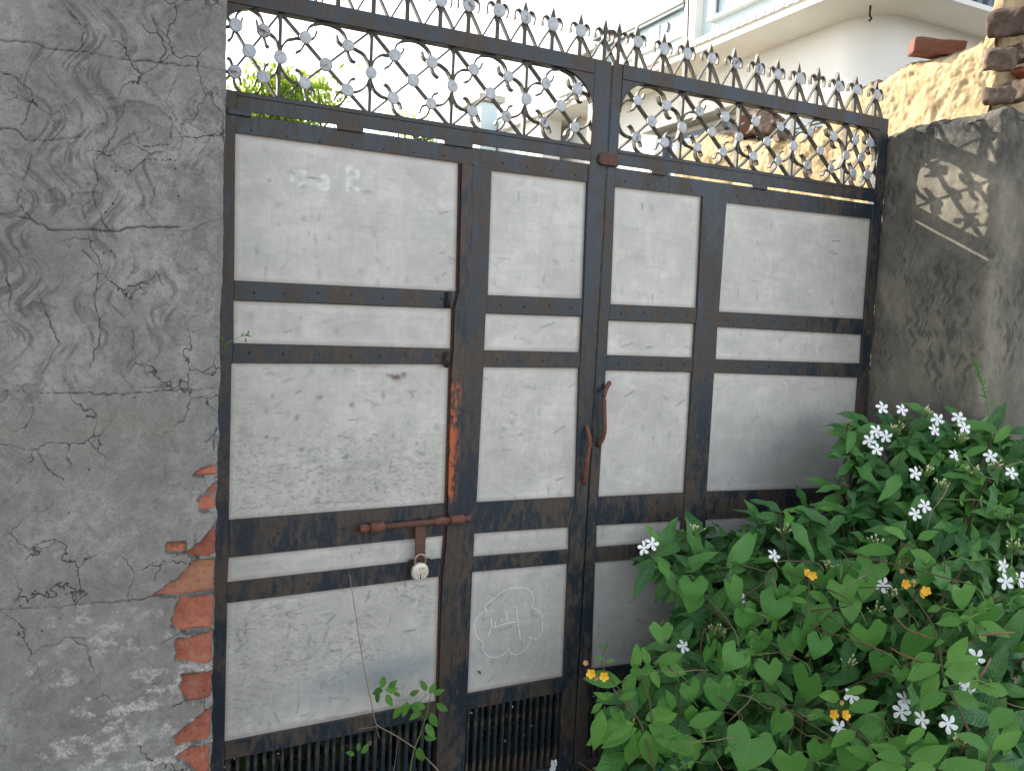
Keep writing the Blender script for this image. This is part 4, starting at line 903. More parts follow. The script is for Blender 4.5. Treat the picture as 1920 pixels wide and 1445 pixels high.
# ground-storey window under a dark beam
qa = on(1214, 246, 0, 7.52); qb = on(1290, 220, 0, 7.52)
zt_ = 4.20
wf = hb('window_frame', 7.50, 7.549, 6.75, 8.15, 3.0, 4.22, 'darkblue'); hb('pane', 7.49, 7.499, 6.82, 7.42, 3.05, 4.14, 'glass', wf); hb('pane', 7.49, 7.499, 7.48, 8.08, 3.05, 4.14, 'glass', wf)
hb('door_post', 7.42, 7.549, 8.22, 8.42, -.1, 4.25, 'darkblue'); hb('awning_beam', 7.2, 7.549, 6.3, 8.5, 4.30, 4.36, 'coping')
# grey-blue tin shed roof seen above the low part of the mud wall
sh_ = thing('tin_shed', 'grey blue tin shed roof seen through the right grille above the mud wall', 'shed', (4.6, 1.6, -.1))
qs = [on(1455, 236, 0, 4.4), on(1560, 205, 0, 4.4)]
v, f = boxv(4.4, 5.4, qs[1][1]-.4, qs[0][1]+.3, -.1, qs[1][2]-.16); ob('shed_wall', mk_mesh('shed_wall', v, f, M['white']), sh_)
v, f = boxv(4.3, 5.5, qs[1][1]-.5, qs[0][1]+.4, qs[1][2]-.10, qs[1][2]-.04); ob('shed_roof', mk_mesh('shed_roof', v, f, M['darkblue']), sh_)
v, f = boxv(4.32, 4.42, qs[1][1]-.5, qs[0][1]+.4, qs[1][2]-.158, qs[1][2]-.102); ob('shed_fascia', mk_mesh('shed_fascia', v, f, M['blue']), sh_)

# ------------------------------------------------------------------ leaves: base meshes
def leaf_mesh(name, shape, mat, nl=7, droop=.25, fold=.18, wave=.0, seed=0):
    """leaf along +Y, unit length, normal +Z; shape(t)->half width"""
    V, A, Lg = [], [], []
    for i in range(nl+1):
        t_ = i/nl; w_ = shape(t_); z = -droop*t_*t_
        for s in (-1, -.5, 0, .5, 1):
            V.append((s*w_+.05*math.sin(t_*4+seed)*t_, t_, z+abs(s)*w_*fold*2-wave*math.sin(t_*11+seed*2+s)*w_*abs(s)*1.6)); A.append(abs(s)); Lg.append(t_)
    F = [(i*5+k, i*5+k+1, (i+1)*5+k+1, (i+1)*5+k) for i in range(nl) for k in range(4)]
    return np_mesh(name, np.array(V), np.array(F), mat, True, dict(across=np.array(A), along=np.array(Lg)))
ell = lambda wd, p=1.0: (lambda t_: max(.002, wd*math.sin(math.pi*min(1, t_)**p)**.85*(1-.15*t_)))
jas = [leaf_mesh('leaf', ell(.165+.02*k, .92), M['leafA'], 7, .18+.22*k, .14, .25, k) for k in range(3)]
jay = [leaf_mesh('leaf', ell(.17, .95), M['leafAy'], 7, .15+.15*k, .15, .2, k) for k in range(2)]
wel = [leaf_mesh('leaflet', ell(.21, .9), M['leafC'], 6, .1+.15*k, .10, .1, k) for k in range(2)]
trl = leaf_mesh('leaf', ell(.24, .9), M['leafT'], 2, .1, .1)
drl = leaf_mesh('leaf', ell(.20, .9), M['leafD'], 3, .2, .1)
def heart_mesh(k):
    # heart outline: rows from the two lobes (behind the stalk) to the tip
    nl = 9; V, A, Lg = [], [], []
    for i in range(nl+1):
        t_ = i/nl
        if t_ < .25: wo = .50*math.sin((t_/.25)*math.pi/2)**.6*.98+.02; 
        else: wo = .50*math.cos((t_-.25)/.75*math.pi/2)**.95*(1-.0*t_)
        notch = .17*max(0, 1-t_/.18)
        for s in (-1, -.5, 0, .5, 1):
            y = t_*1.0-.12; 
            yy = y+(notch+.10*(1-t_)*max(0, 1-t_/.3))*(1-abs(s))**1.0 if s == 0 else y+notch*.1
            x = s*wo if t_ > 0 else s*.30+(.0 if s else 0)
            if t_ == 0: x = {-1: -.34, -.5: -.22, 0: 0, .5: .22, 1: .34}[s]
            V.append((x, yy, -.20*max(0, t_-.3)**2*(1+k*.8)+abs(x)*.22*(1-.3*k)+.02*math.sin(t_*8+k))); A.append(abs(s)); Lg.append(t_)
    F = [(i*5+q, i*5+q+1, (i+1)*5+q+1, (i+1)*5+q) for i in range(nl) for q in range(4)]
    return np_mesh('heart_leaf', np.array(V), np.array(F), M['leafB'], True, dict(across=np.array(A), along=np.array(Lg)))
hea = [heart_mesh(k) for k in range(3)]
def basis(d, nrm):
    d = np.array(d, float); d /= np.linalg.norm(d); n = np.array(nrm, float); n = n-d*(n@d); L = np.linalg.norm(n)
    if L < 1e-4: n = np.cross(d, [1, 0, .1]); L = np.linalg.norm(n)
    n /= L; x = np.cross(d, n); return x, d, n
def put_leaf(me, p, d, nrm, s, par, name='leaf', wd=1.0):
    x, y, n = basis(d, nrm); o = D.objects.new(name, me)
    o.matrix_world = Matrix(((x[0]*s*wd, y[0]*s, n[0]*s, p[0]), (x[1]*s*wd, y[1]*s, n[1]*s, p[1]), (x[2]*s*wd, y[2]*s, n[2]*s, p[2]), (0, 0, 0, 1)))
    mwld = o.matrix_world.copy(); link(o, par); 
    o.matrix_basis = mwld; return o
def leaf_arrays(me):
    n = len(me.vertices); v = np.zeros(n*3, np.float32); me.vertices.foreach_get('co', v); k = len(me.polygons[0].vertices)
    f = np.zeros(len(me.polygons)*k, np.int32); me.polygons.foreach_get('vertices', f)
    a = np.zeros(n, np.float32); me.attributes['across'].data.foreach_get('value', a); l = np.zeros(n, np.float32); me.attributes['along'].data.foreach_get('value', l)
    return v.reshape(-1, 3), f.reshape(-1, k), a, l
def mass(name, items, me, mat, par, kind='stuff'):
    v, f, a, l = leaf_arrays(me); V, F = [], []
    for i, (p, d, nrm, s) in enumerate(items):
        x, y, n = basis(d, nrm); V.append((v[:, :1]*x+v[:, 1:2]*y+v[:, 2:3]*n)*s+np.array(p)); F.append(f+i*len(v))
    o = ob(name, np_mesh(name, np.concatenate(V), np.concatenate(F), mat, True, dict(across=np.tile(a, len(items)), along=np.tile(l, len(items)), vary=np.repeat(rng.uniform(0, 1, len(items)), len(a)))), par)
    if kind: o['kind'] = kind
    return o
def runit():
    v = rng.normal(size=3); return v/np.linalg.norm(v)

# ------------------------------------------------------------------ trees behind the left grille
def tree(name, label, c, rad, n, zg, seed, group='trees beyond the gate', ls=(.07, .12)):
    tr = thing(name, label, 'tree', (c[0], c[1], zg), group)
    parts = [tube(crom([(c[0]-.1, c[1], zg), (c[0]+.05, c[1]+.05, zg+(c[2]-zg)*.5), (c[0], c[1], c[2])], 4), np.linspace(.10, .04, 9), 7)]
    tips = []
    for k in range(11):
        a = rng.uniform(0, 6.28); e = rng.uniform(.1, 1.2); r_ = rng.uniform(.6, 1.0); t_ = np.array(c)+np.array([rad[0]*math.cos(a)*math.cos(e), rad[1]*math.sin(a)*math.cos(e), rad[2]*math.sin(e)])*r_
        st_ = np.array(c)+np.array([0, 0, -rad[2]*rng.uniform(.2, .8)]); mid = (st_+t_)/2+rng.normal(0, .08, 3)
        parts.append(tube(crom([st_, mid, t_], 3), np.linspace(.03, .008, 7), 5)); tips += [t_, mid]
    v, f = merge(parts); ob('trunk', mk_mesh('trunk', v, f, M['bark'], True), tr)
    it = []
    for k in range(n):
        t_ = tips[rng.integers(len(tips))]; p = t_+rng.normal(0, .16, 3)*np.array([1, 1, .6]); d = runit(); d[2] -= .3; it.append((p, d, runit()+np.array([0, 0, .8]), rng.uniform(*ls)))
    mass('crown', it, trl, M['leafT'], tr, None)
tree('leafy_tree', 'sunlit yellow green tree seen through the left end of the grille', (1.95, 8.0, 3.55), (.75, .6, .62), 3000, -.1, 3)
tree('leafy_tree', 'small green treetop low behind the grille left of the house column', (5.2, 13.0, 4.75), (.6, .6, .35), 500, -.1, 4)

# weeds standing behind the gate, seen dark between the lower bars
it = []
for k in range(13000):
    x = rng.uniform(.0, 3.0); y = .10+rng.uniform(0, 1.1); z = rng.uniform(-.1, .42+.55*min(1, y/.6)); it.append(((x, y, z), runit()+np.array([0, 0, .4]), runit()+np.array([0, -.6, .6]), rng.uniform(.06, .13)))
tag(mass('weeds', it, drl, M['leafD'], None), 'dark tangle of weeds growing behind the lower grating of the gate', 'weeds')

# ------------------------------------------------------------------ flowering shrub (white pinwheel flowers) in front of the right leaf and pillar
def flower_mesh():
    V, F = [], []; 
    for k in range(5):
        a0 = 2*math.pi*k/5; ca, sa = math.cos(a0), math.sin(a0); n0 = len(V)
        st = [(0, .05), (.30, .13), (.55, .24), (.80, .27), (1.0, .16), (1.08, .03)]
        for i, (r_, w_) in enumerate(st):
            sk = .22*r_*r_                                    # pinwheel twist
            for s in (-1, 0, 1):
                x = r_; y = s*w_+sk-(.10 if s < 0 else 0)*r_; z = .06-.16*(r_-.4)**2+.05*s*r_*r_
                V.append((x*ca-y*sa, x*sa+y*ca, z))
        for i in range(len(st)-1):
            for s in range(2): F.append((n0+i*3+s, n0+(i+1)*3+s, n0+(i+1)*3+s+1, n0+i*3+s+1))
    tv, tf = tube([(0, 0, .05), (0, 0, -.5), (.03, 0, -1.0)], [.09, .06, .07], 6); n0 = len(V); V += [tuple(q) for q in tv]; F += [tuple(i+n0 for i in q) for q in tf]
    return mk_mesh('flower', V, F, M['petal'], True)
FLW = flower_mesh()
def put_flower(p, nrm, s, par, name='flower'):
    n = np.array(nrm, float); n /= np.linalg.norm(n); a = rng.uniform(0, 6.28); r1 = np.cross(n, [.1, .2, 1]); r1 /= np.linalg.norm(r1); r2 = np.cross(n, r1)
    x = r1*math.cos(a)+r2*math.sin(a); y = np.cross(n, x)
    o = D.objects.new(name, FLW); link(o, par); o.matrix_basis = Matrix(((x[0]*s, y[0]*s, n[0]*s, p[0]), (x[1]*s, y[1]*s, n[1]*s, p[1]), (x[2]*s, y[2]*s, n[2]*s, p[2]), (0, 0, 0, 1))); return o
def bud_cluster(p, par, n=9, s=.035):
    parts = []; bu = []
    for k in range(n):
        d = np.array([rng.normal(0, .5), rng.normal(-.2, .4), 1.0]); d /= np.linalg.norm(d); L = s*rng.uniform(.6, 1.15); e = p+d*L
        parts.append(tube([p, p+d*L*.6+rng.normal(0, .001, 3), e], [.0011, .0012, .0018], 5)); bu.append(tube([e, e+d*.004, e+d*.008], [.0016, .0030 if rng.random() < .35 else .0018, .0008], 6))
    v, f = merge(parts+bu[:0]); a = ob('flower_stalks', mk_mesh('flower_stalks', v, f, M['greenstem'], True), par); a['kind'] = 'stuff'
    v, f = merge(bu); b = ob('buds', mk_mesh('buds', v, f, M['bud'], True), par); b['kind'] = 'stuff'
# the outline the shrub fills, and how far in front of the gate its near side stands (metres), top to bottom
SIL = [(1110, 1500), (1105, 1380), (1180, 1330), (1262, 1190), (1262, 1100), (1190, 1050), (1250, 1015), (1400, 985), (1450, 955), (1545, 965), (1600, 900), (1590, 800), (1640, 780), (1760, 790), (1840, 805), (1925, 815), (1990, 830), (1990, 1500)]
def in_sil(u, v):
    r = False; n = len(SIL)
    for i in range(n):
        (x1, y1), (x2, y2) = SIL[i], SIL[(i+1) % n]
        if (y1 > v) != (y2 > v) and u < (x2-x1)*(v-y1)/(y2-y1)+x1: r = not r
    return r
def depth(u, v):
    a = np.clip((v-780)/660, 0, 1); b = np.clip((u-1150)/700, 0, 1)
    return -(.16+.62*a*(.45+.55*b)+.42*b*b)
def at(u, v, back=0.0):
    y = depth(u, v)+back; q = on(u, v, 1, min(y, -.06))
    if q[0] > 2.66 and q[1] > -.5: q = on(u, v, 0, 2.64)
    return q
sb = thing('flowering_shrub', 'dense dark green shrub with white pinwheel flowers in front of the right pillar', 'shrub', (2.2, -.45, -.1))
ROOTS = [np.array([1.95, -.25, -.1]), np.array([2.25, -.50, -.1]), np.array([2.1, -.75, -.1]), np.array([2.45, -.35, -.1]), np.array([2.5, -.8, -.1])]
cent = []
def far_enough(u, v, lst, d): return all((u-a)**2+(v-b)**2 > d*d for a, b in lst)
tries = 0
while len(cent) < 58 and tries < 9000:
    tries += 1; u, v = rng.uniform(1170, 1985), rng.uniform(780, 1480)
    if in_sil(u, v) and far_enough(u, v, cent, 68): cent.append((u, v))
HAND = [(1235, 1035), (1300, 1010), (1440, 975), (1530, 955), (1600, 800), (1625, 850), (1600, 865), (1760, 835), (1860, 835), (1700, 800)]
nleaf = 0; stems = 0
def rosette(p, axis, n, s, par, me_list, young=.0):
    global nleaf
    a0 = rng.uniform(0, 6.28); ax = axis/np.linalg.norm(axis); e1 = np.cross(ax, [.2, .9, .1]); e1 /= np.linalg.norm(e1); e2 = np.cross(ax, e1)
    for k in range(n):
        a = a0+k*2.4+rng.normal(0, .3); el = rng.uniform(-.6, .8)*(1 if k > 1 else 1.5)
        d = (e1*math.cos(a)+e2*math.sin(a))*math.cos(el)+ax*math.sin(el); d[2] -= .18
        nn = ax+np.array([-.15, -.35, .35])+rng.normal(0, .35, 3); L = s*rng.uniform(.75, 1.15)*(.8 if k < 2 else 1)
        me = me_list[rng.integers(len(me_list))] if k > 1 or not young else jay[rng.integers(2)]
        put_leaf(me, p+d*.012-ax*.012*k*.5, d, nn, L, par, wd=rng.uniform(.9, 1.15)); nleaf += 1
allc = HAND+cent
for k, (u, v) in enumerate(allc):
    p = at(u, v, rng.uniform(-.04, .10)); ax = np.array([rng.normal(-.15, .25), rng.normal(-.55, .2), rng.uniform(.6, 1.1)])
    rosette(p, ax, 5 if k < 10 else 4, rng.uniform(.085, .15), sb, jas, young=rng.random() < .45)
    r_ = ROOTS[int(rng.integers(len(ROOTS)))] if u > 1500 else ROOTS[int(rng.integers(2))]
    mid = (p+r_)/2+np.array([rng.normal(0, .05), rng.normal(.02, .03), rng.uniform(.0, .12)])
    if p[1] < -.1:
        v_, f_ = tube(crom([r_, mid, p-ax/np.linalg.norm(ax)*.05, p], 4), np.linspace(.006, .0022, 13), 5); ob('stem', mk_mesh('stem', v_, f_, M['stem'], True), sb)
it = []; ity = []
n_ = 0
while n_ < 2600:
    u, v = rng.uniform(1170, 2000), rng.uniform(790, 1520)
    if not in_sil(u, v+18) or not in_sil(u, v): continue
    back = rng.uniform(.06, .30)*(1 if v > 900 else .6)
    p = at(u, v, back)
    if p[1] > -.07: p = on(u, v, 1, rng.uniform(-.11, -.06))
    d = runit()*.8+np.array([rng.normal(-.1, .5), -.15, rng.uniform(-.7, .25)]); it.append((p, d, runit()*.4+np.array([-.2, -.7, .6]), rng.uniform(.085, .14))); n_ += 1
mass('inner_leaves', it, jas[1], M['leafA'], sb)
# flowers where the photo shows them (facing out and a little up)
WF = [(1207, 1027), (1222, 1019), (1385, 1122), (1281, 1211), (1654, 764), (1691, 768), (1643, 808), (1630, 826), (1661, 818), (1644, 842), (1752, 806), (1758, 786), (1797, 783), (1808, 801), (1790, 853), (1857, 855), (1716, 887), (1716, 963), (1734, 948), (1881, 1060), (1886, 1090), (1912, 1085), (1655, 1096), (1690, 1334), (1596, 1304), (1778, 1356), (1573, 1364), (1829, 1232), (1451, 1041), (1813, 1290), (1896, 886), (1695, 1312), (1812, 1282), (1728, 1348)]
for k, (u, v) in enumerate(WF):
    p = at(u, v, -.075); put_flower(p, (rng.normal(-.45, .25), rng.normal(-1.0, .15), rng.uniform(.1, .9)), rng.uniform(.0185, .0225), sb)
for (u, v) in [(1680, 800), (1735, 880), (1765, 905), (1640, 1140), (1670, 1110), (1800, 820), (1735, 770), (1300, 990), (1345, 1180), (1820, 880), (1470, 990), (1900, 1020), (1800, 1390), (1590, 1240), (1640, 1015), (1550, 1060), (1860, 870)]:
    bud_cluster(at(u, v+14, -.05), sb, 12)

# ------------------------------------------------------------------ heart-leaved creeper over the front of the shrub
hv = thing('heart_leaf_creeper', 'bright green creeper with heart shaped leaves climbing over the front of the shrub', 'creeper', (1.6, -.7, -.1))
HL = [(1366, 1103, 50), (1391, 1152, 46), (1300, 1096, 42), (1305, 1120, 40), (1421, 1197, 46), (1500, 1186, 52), (1531, 1141, 44), (1545, 1082, 38), (1386, 1228, 46), (1640, 1066, 46), (1622, 1096, 40), (1575, 1100, 44), (1345, 1290, 54), (1520, 1276, 60), (1625, 1187, 58), (1722, 1196, 70), (1412, 1392, 70), (1202, 1258, 34), (1240, 1180, 34), (1592, 1068, 40), (1459, 1130, 48), (1484, 1112, 40), (1456, 1106, 26), (1540, 1205, 40), (1490, 1070, 40), (1700, 1045, 42), (1735, 1065, 46), (1465, 1345, 44), (1388, 1385, 50),
      (1290, 1290, 40), (1590, 1135, 40), (1655, 1235, 40), (1688, 1258, 28), (1560, 1165, 36), (1440, 1250, 40), (1330, 1220, 44), (1470, 1205, 40), (1310, 1340, 46), (1760, 1075, 40), (1800, 1110, 44), (1850, 1150, 40), (1540, 1400, 50), (1480, 1425, 50), (1600, 1420, 46), (1250, 1395, 40)]
prev = None; vines = []
for k, (u, v, s) in enumerate(HL):
    y_ = depth(u, v)-.13-.02*(k % 3); p = on(u, v-s*.30, 1, y_); dist = (p-CAM)@WW; L = s/FPX*dist*1.25
    d = RR*rng.normal(0, .36)-UU*1.0+WW*rng.uniform(-.5, .3); nn = -WW+UU*rng.uniform(-.1, 1.3)+RR*rng.normal(0, .6)
    put_leaf(hea[k % 3], p, d, nn, L, hv, 'heart_leaf', wd=rng.uniform(.9, 1.05))
    q = p+np.array([rng.normal(0, .02), .035, rng.uniform(-.02, .05)]); vv, ff = tube(crom([p, (p+q)/2+np.array([0, -.004, .006]), q], 3), .0011, 5); ob('leaf_stalk', mk_mesh('leaf_stalk', vv, ff, M['greenstem'], True), hv)
    vines.append(q)
order = sorted(range(len(vines)), key=lambda i: (round(vines[i][0]/.12), vines[i][2]))
grp = {}
for i in order: grp.setdefault(round(vines[i][0]/.12), []).append(vines[i])
for k, ps in grp.items():
    base = np.array([ps[0][0]+.1, ps[0][1]+.12, -.1]); vv, ff = tube(crom([base]+ps, 3), .0020, 5); ob('creeper_stem', mk_mesh('creeper_stem', vv, ff, M['stem'], True), hv)

# ------------------------------------------------------------------ yellow-flowered weeds
def pea_flower(p, nrm, s, par, mat='yellow'):
    n = np.array(nrm, float); n /= np.linalg.norm(n); r1 = np.cross(n, [0, 0, 1]); r1 /= np.linalg.norm(r1); r2 = np.cross(n, r1); V, F = [], []
    for k in range(5):
        a = k*1.2566+.3; dx = r1*math.cos(a)+r2*math.sin(a); sd_ = np.cross(n, dx); n0 = len(V)
        for t_, w_, z in ((0, .10, 0), (.4, .38, .10), (.8, .42, .28), (1.05, .20, .42)):
            for q in (-1, 0, 1): V.append(p+(dx*t_+sd_*q*w_+n*(z+(.12 if q else 0)))*s)
        for i in range(3):
            for q in range(2): F.append((n0+i*3+q, n0+(i+1)*3+q, n0+(i+1)*3+q+1, n0+i*3+q+1))
    return ob('yellow_flower' if mat == 'yellow' else 'withered_flower', mk_mesh('yellow_flower', V, F, M[mat], True), par)
def weed(label, stems_, leaves, flowers, pods, withered=(), dy=-.16, group='yellow flowered weeds', mat=None, cat='weed', nm='flowering_weed'):
    P_ = lambda u, v, e=0.0: on(u, v, 1, depth(u, v)+dy+e)
    b = P_(*stems_[0][-1]); t_ = thing(nm, label, cat, tuple(b), group)
    for st_ in stems_:
        pts = [P_(u, v) for u, v in st_]
        vv, ff = tube(crom(pts, 4), np.linspace(.0014, .0030, (len(pts)-1)*4+1), 6); ob('stem', mk_mesh('stem', vv, ff, M['stem'], True), t_)
    for (u, v, ang, s) in leaves:
        p = P_(u, v, -.006); dist = (p-CAM)@WW; a = math.radians(ang); d = RR*math.cos(a)+UU*math.sin(a)+WW*rng.uniform(-.45, .2)
        put_leaf(wel[rng.integers(2)], p, d, -WW+UU*rng.uniform(.2, 1.2)+RR*rng.normal(0, .3), s/FPX*dist, t_, 'leaf', wd=rng.uniform(.95, 1.25))
    for (u, v) in flowers: pea_flower(P_(u, v, -.02), (rng.normal(-.3, .3), -1, rng.uniform(0, .7)), .0125, t_)
    for (u, v) in withered: pea_flower(P_(u, v, -.02), (rng.normal(0, .5), -1, rng.uniform(-.5, .5)), .007, t_, 'dryfl')
    for (a, b_, c_) in pods:
        vv, ff = tube(crom([P_(*a, -.02), P_(*b_, -.03), P_(*c_, -.02)], 5), [.001]+[.0026]*9+[.001], 6); ob('seed_pod', mk_mesh('seed_pod', vv, ff, M['pod'], True), t_)
    return t_
weed('tall weed with yellow flowers and brown pods amid the shrub',
     [[(1688, 990), (1692, 1045), (1700, 1090), (1722, 1130), (1745, 1165), (1762, 1215), (1768, 1260), (1790, 1310), (1830, 1400)]],
     [(1765, 1245, 200, 70), (1768, 1250, 15, 75), (1760, 1262, 235, 72), (1770, 1262, 5, 80), (1752, 1225, 205, 55), (1775, 1235, 40, 60), (1748, 1250, 185, 60), (1800, 1160, 20, 50), (1805, 1165, 175, 50), (1828, 1155, 60, 40), (1835, 1165, 340, 60), (1825, 1170, 320, 60), (1790, 1150, 200, 40), (1720, 1010, 30, 40), (1700, 1010, 150, 55), (1680, 1035, 170, 75), (1705, 1030, 330, 75), (1780, 1300, 340, 70), (1775, 1300, 200, 60)],
     [(1697, 1094), (1726, 1112), (1736, 1108)], [((1676, 1152), (1700, 1178), (1748, 1197)), ((1668, 1213), (1695, 1228), (1732, 1240)), ((1858, 1232), (1845, 1258), (1825, 1285)), ((1840, 1190), (1870, 1187), (1902, 1185))],
     [(1685, 1052), (1700, 1056), (1690, 1070), (1712, 1090), (1712, 1096)])
weed('low bright green weed with a yellow flower beside the foot of the gate',
     [[(1140, 1205), (1128, 1245), (1160, 1290), (1185, 1330), (1205, 1365), (1225, 1440)], [(1250, 1235), (1215, 1255), (1170, 1275), (1150, 1290), (1185, 1330)]],
     [(1165, 1278, 175, 72), (1190, 1260, 240, 55), (1188, 1255, 80, 50), (1215, 1248, 100, 38), (1230, 1240, 20, 55), (1235, 1245, 340, 58), (1222, 1252, 290, 38), (1215, 1270, 250, 52), (1150, 1300, 200, 36), (1140, 1310, 150, 30), (1130, 1318, 215, 30), (1145, 1325, 300, 34), (1165, 1330, 270, 38), (1128, 1330, 260, 75), (1160, 1310, 30, 40), (1190, 1355, 200, 100), (1195, 1365, 195, 75), (1200, 1368, 255, 80), (1212, 1368, 275, 75), (1215, 1358, 340, 85), (1215, 1350, 10, 60), (1210, 1350, 35, 36), (1265, 1325, 190, 50), (1262, 1330, 100, 45), (1250, 1390, 350, 80), (1290, 1360, 25, 70), (1128, 1218, 60, 16), (1132, 1235, 170, 18), (1136, 1240, 10, 18), (1232, 1320, 30, 34)],
     [(1132, 1268), (1108, 1262)], [], [(1098, 1242), (1117, 1270), (1187, 1347)])
weed('small weed with yellow flowers low down among the white flowers', [[(1568, 1300), (1572, 1330), (1600, 1365), (1640, 1400), (1690, 1440)]],
     [(1575, 1310, 160, 50), (1590, 1330, 20, 60), (1605, 1370, 200, 60), (1610, 1365, 350, 60), (1660, 1400, 30, 60), (1625, 1290, 190, 40), (1545, 1330, 200, 40), (1740, 1370, 285, 60), (1735, 1365, 200, 50), (1690, 1420, 150, 60), (1700, 1410, 10, 60)],
     [(1562, 1338), (1584, 1340)], [], [(1556, 1310), (1577, 1316)])
weed('thin weed with two small yellow flowers left of the heart shaped leaves', [[(1516, 1068), (1517, 1100), (1512, 1140), (1515, 1200)]], [(1515, 1100, 200, 40), (1516, 1110, 340, 45), (1514, 1130, 160, 36)], [(1512, 1075), (1523, 1078)], [])
# leafy lower right foreground sprigs: same shrub family, younger shoots
weed('young leafy shoots without flowers in the lower right foreground', [[(1860, 1400), (1850, 1440), (1840, 1500)], [(1700, 1420), (1710, 1480)], [(1640, 1420), (1650, 1490)]],
     [(1855, 1405, 150, 75), (1860, 1405, 30, 75), (1850, 1430, 200, 80), (1860, 1430, 330, 80), (1700, 1425, 160, 70), (1705, 1425, 20, 80), (1700, 1440, 190, 80), (1645, 1425, 150, 60), (1650, 1430, 20, 60), (1760, 1440, 20, 60), (1755, 1440, 170, 60), (1900, 1330, 200, 70), (1905, 1340, 250, 80), (1890, 1300, 160, 60)], [], [], group=None, nm='leafy_shoots', cat='shoots')

# loose leafy sprigs and dry threads tangled through the shrub
tg = thing('tangled_sprigs', 'tangle of thin dry stems and small leaved sprigs running over the lower shrub', 'sprigs', (2.0, -.9, -.1))
for k in range(34):
    u0, v0 = rng.uniform(1240, 1930), rng.uniform(1130, 1460)
    if k < 8: u0, v0 = rng.uniform(1640, 1920), rng.uniform(860, 1100)
    an = rng.uniform(-1.2, 1.2)+(math.pi if rng.random() < .4 else 0); L = rng.uniform(50, 170); pts = []
    for i in range(5):
        t_ = i/4; pts.append(on(u0+L*t_*math.cos(an)+rng.normal(0, 5), v0-L*t_*math.sin(an)*.8+30*t_*t_+rng.normal(0, 4), 1, depth(min(u0, 1900), min(max(v0, 800), 1440))-.11-.10*t_*(1-t_)*3+rng.normal(0, .008)))
    dry = k % 3 == 0
    vv, ff = tube(crom(pts, 3), np.linspace(.0016, .0007, 13), 5); ob('stem', mk_mesh('stem', vv, ff, M['drystem' if dry else 'greenstem'], True), tg)
    if not dry:
        for i in range(1, 5):
            for s_ in (1, -1):
                e_ = pts[i]-pts[i-1]; e_ = e_/np.linalg.norm(e_); d = e_*.6+np.cross(e_, -WW)*s_+rng.normal(0, .3, 3)
                put_leaf(wel[rng.integers(2)], pts[i], d, -WW+UU*rng.uniform(.2, 1.4)+RR*rng.normal(0, .4), rng.uniform(.014, .040), tg, 'leaf', wd=rng.uniform(.8, 1.3))

# thin wispy weed in front of the right pillar edge
tw = thing('wispy_weed', 'thin wispy light green weed standing against the right pillar edge above the shrub', 'weed', tuple(on(1860, 800, 1, -.62)))
pts = [on(u, v, 1, -.62) for u, v in [(1830, 678), (1838, 705), (1848, 740), (1855, 780), (1862, 830)]]
vv, ff = tube(crom(pts, 4), np.linspace(.0012, .0022, 17), 6); ob('stem', mk_mesh('stem', vv, ff, M['greenstem'], True), tw)
for k in range(22):
    t_ = k/22*.55; i = t_*4; a = pts[int(i)]*(1-i % 1)+pts[int(i)+1]*(i % 1); s_ = 1 if k % 2 else -1; d = RR*s_*rng.uniform(.4, 1)+UU*.8+WW*rng.normal(0, .4); put_leaf(wel[0], a, d, -WW+UU*.5, rng.uniform(.012, .022), tw, 'leaf', wd=.7)
for u, v, ang in ((1855, 760, 50), (1850, 745, 160), (1860, 790, 60)):
    p = on(u, v, 1, -.62); a = math.radians(ang); put_leaf(wel[0], p, RR*math.cos(a)+UU*math.sin(a), -WW+UU*.4, .03, tw, 'leaf', wd=.5)

# climbing weed in front of the left leaf, bottom centre, with its dead stalk
cw = thing('climbing_weed', 'slender weed with small green leaves and a dry stalk before the left gate', 'weed', tuple(on(800, 1500, 1, -.09)))
for ln, r_, mt in (([(655, 1075), (668, 1160), (682, 1250), (695, 1310), (703, 1350), (712, 1362), (745, 1380), (790, 1412), (830, 1455), (850, 1500)], (.0010, .0026), 'drystem'), ([(672, 1366), (700, 1362), (712, 1360)], (.0008, .0012), 'drystem'),
                   ([(810, 1290), (802, 1330), (790, 1370), (775, 1410), (768, 1460), (770, 1500)], (.0012, .0022), 'greenstem'), ([(760, 1310), (775, 1330), (795, 1345)], (.001, .0012), 'greenstem'), ([(745, 1385), (742, 1420), (735, 1460)], (.0008, .001), 'drystem'), ([(705, 1360), (712, 1385)], (.0008, .001), 'drystem')):
    pts = [on(u, v, 1, -.075) for u, v in ln]; vv, ff = tube(crom(pts, 3), np.linspace(r_[0], r_[1], (len(pts)-1)*3+1), 5); ob('stalk', mk_mesh('stalk', vv, ff, M[mt], True), cw)
for (u, v, ang, s) in [(715, 1290, 80, 26), (718, 1295, 190, 30), (722, 1292, 350, 28), (712, 1300, 240, 24), (725, 1300, 300, 26), (728, 1288, 40, 22), (750, 1305, 150, 16), (768, 1302, 30, 22), (765, 1315, 250, 30), (755, 1325, 220, 28), (775, 1320, 300, 24), (805, 1300, 60, 24), (812, 1300, 20, 22), (800, 1295, 120, 24), (818, 1318, 330, 26), (798, 1325, 170, 32), (808, 1335, 290, 32), (790, 1335, 200, 26), (785, 1400, 280, 34), (800, 1355, 300, 30), (795, 1380, 350, 24), (665, 1415, 160, 18), (678, 1412, 50, 22), (672, 1408, 90, 16)]:
    p = on(u, v, 1, -.085); dist = (p-CAM)@WW; a = math.radians(ang); put_leaf(wel[rng.integers(2)], p, RR*math.cos(a)+UU*math.sin(a)+WW*rng.normal(0, .3), -WW+UU*rng.uniform(.1, .9), s/FPX*dist, cw, 'leaf', wd=1.3)
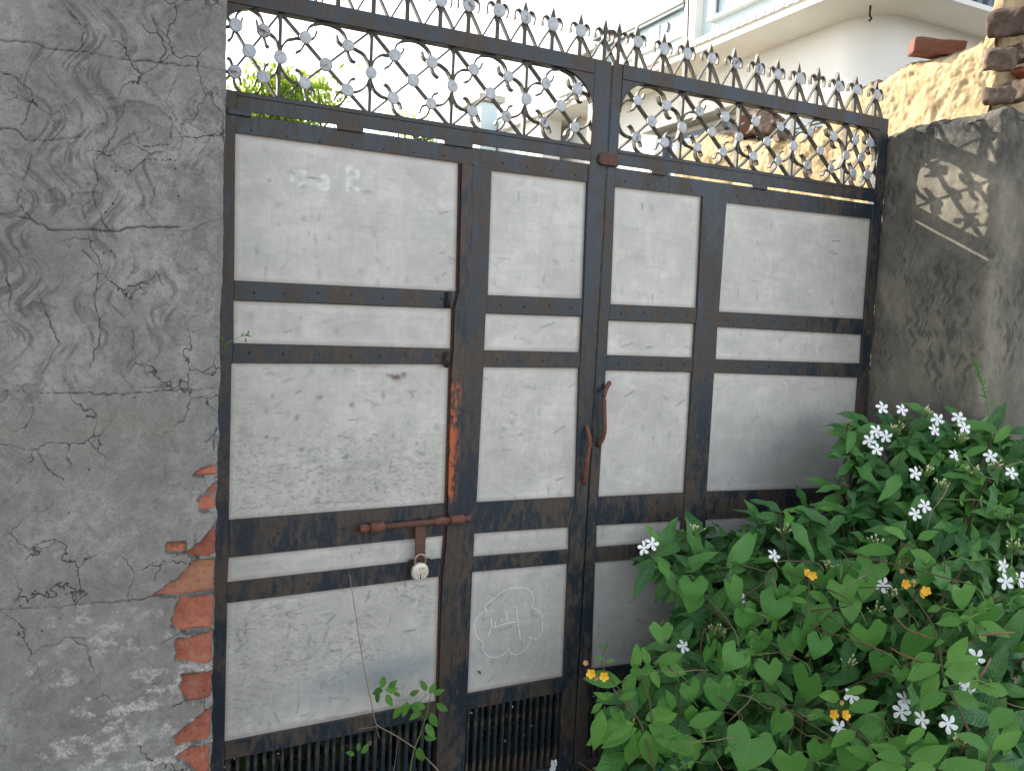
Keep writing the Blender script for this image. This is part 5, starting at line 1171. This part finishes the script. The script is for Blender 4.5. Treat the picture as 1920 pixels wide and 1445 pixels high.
# tiny sprig growing at the left pillar edge
sp = thing('tiny_sprig', 'tiny green sprig growing at the edge of the left pillar beside the thin sheet panel', 'sprig', tuple(on(425, 642, 1, -.40)))
pts = [on(u, v, 1, -.40) for u, v in [(415, 650), (432, 640), (448, 632), (462, 628)]]; vv, ff = tube(crom(pts, 3), .0006, 5); ob('stem', mk_mesh('stem', vv, ff, M['greenstem'], True), sp)
for (u, v, ang) in [(420, 646, 150), (425, 644, 250), (435, 640, 200), (452, 632, 60), (458, 630, 30), (462, 628, 340), (465, 628, 80), (418, 640, 100), (460, 633, 280)]:
    p = on(u, v, 1, -.402); a = math.radians(ang); put_leaf(wel[0], p, RR*math.cos(a)+UU*math.sin(a), -WW, .012, sp, 'leaf', wd=.8)

# ground cover, dry twigs and scraps at the foot of the gate
it = []
for k in range(1500):
    x = rng.uniform(.5, 2.7); y = rng.uniform(-.75, -.03); it.append(((x, y, -.1), runit()*.7+np.array([0, 0, 1.1]), runit(), rng.uniform(.02, .085)*(1 if x > 1.2 else .7)))
bl = leaf_mesh('blade', lambda t_: .05*(1-t_)+.004, M['leafC'], 3, .3, .1)
tag(mass('grass', it, bl, M['leafI'], None), 'short grass and seedlings at the foot of the gate', 'grass')
parts = []
for k in range(170):
    x = rng.uniform(.7, 2.4); y = rng.uniform(-.6, -.03); a = rng.uniform(0, 6.28); L = rng.uniform(.04, .16); z = -.095+rng.uniform(0, .03)
    parts.append(tube([(x, y, z), (x+L*.5*math.cos(a), y+L*.5*math.sin(a), z+rng.uniform(0, .03)), (x+L*math.cos(a), y+L*math.sin(a), z+rng.uniform(0, .05))], .0012, 4))
v, f = merge(parts); tag(ob('dry_twigs', mk_mesh('dry_twigs', v, f, M['drystem']), None), 'scattered dry twigs lying at the foot of the gate', 'twigs', kind='stuff')
def scrap(name, label, u, v, y, mat, s, seed):
    q = on(u, v, 1, y); n = 9; V = []
    r2 = np.random.default_rng(seed)
    for i in range(n):
        for j in range(n): V.append((q[0]+(i/n-.5)*s[0]*(1-.5*j/n)+r2.normal(0, .002), q[1]+r2.normal(0, .005), q[2]+(j/n-.5)*s[1]+r2.normal(0, .003)))
    o = ob(name, np_mesh(name, np.array(V), grid_faces(n, n), M[mat], False)); return tag(o, label, 'litter')
scrap('plastic_scrap', 'crumpled white plastic scrap caught at the foot of the gate', 1038, 1440, -.16, 'plastic', (.03, .07), 3)
scrap('plastic_scrap', 'small bright blue plastic scrap under the low weed', 1236, 1440, -.40, 'plasticb', (.035, .018), 4)
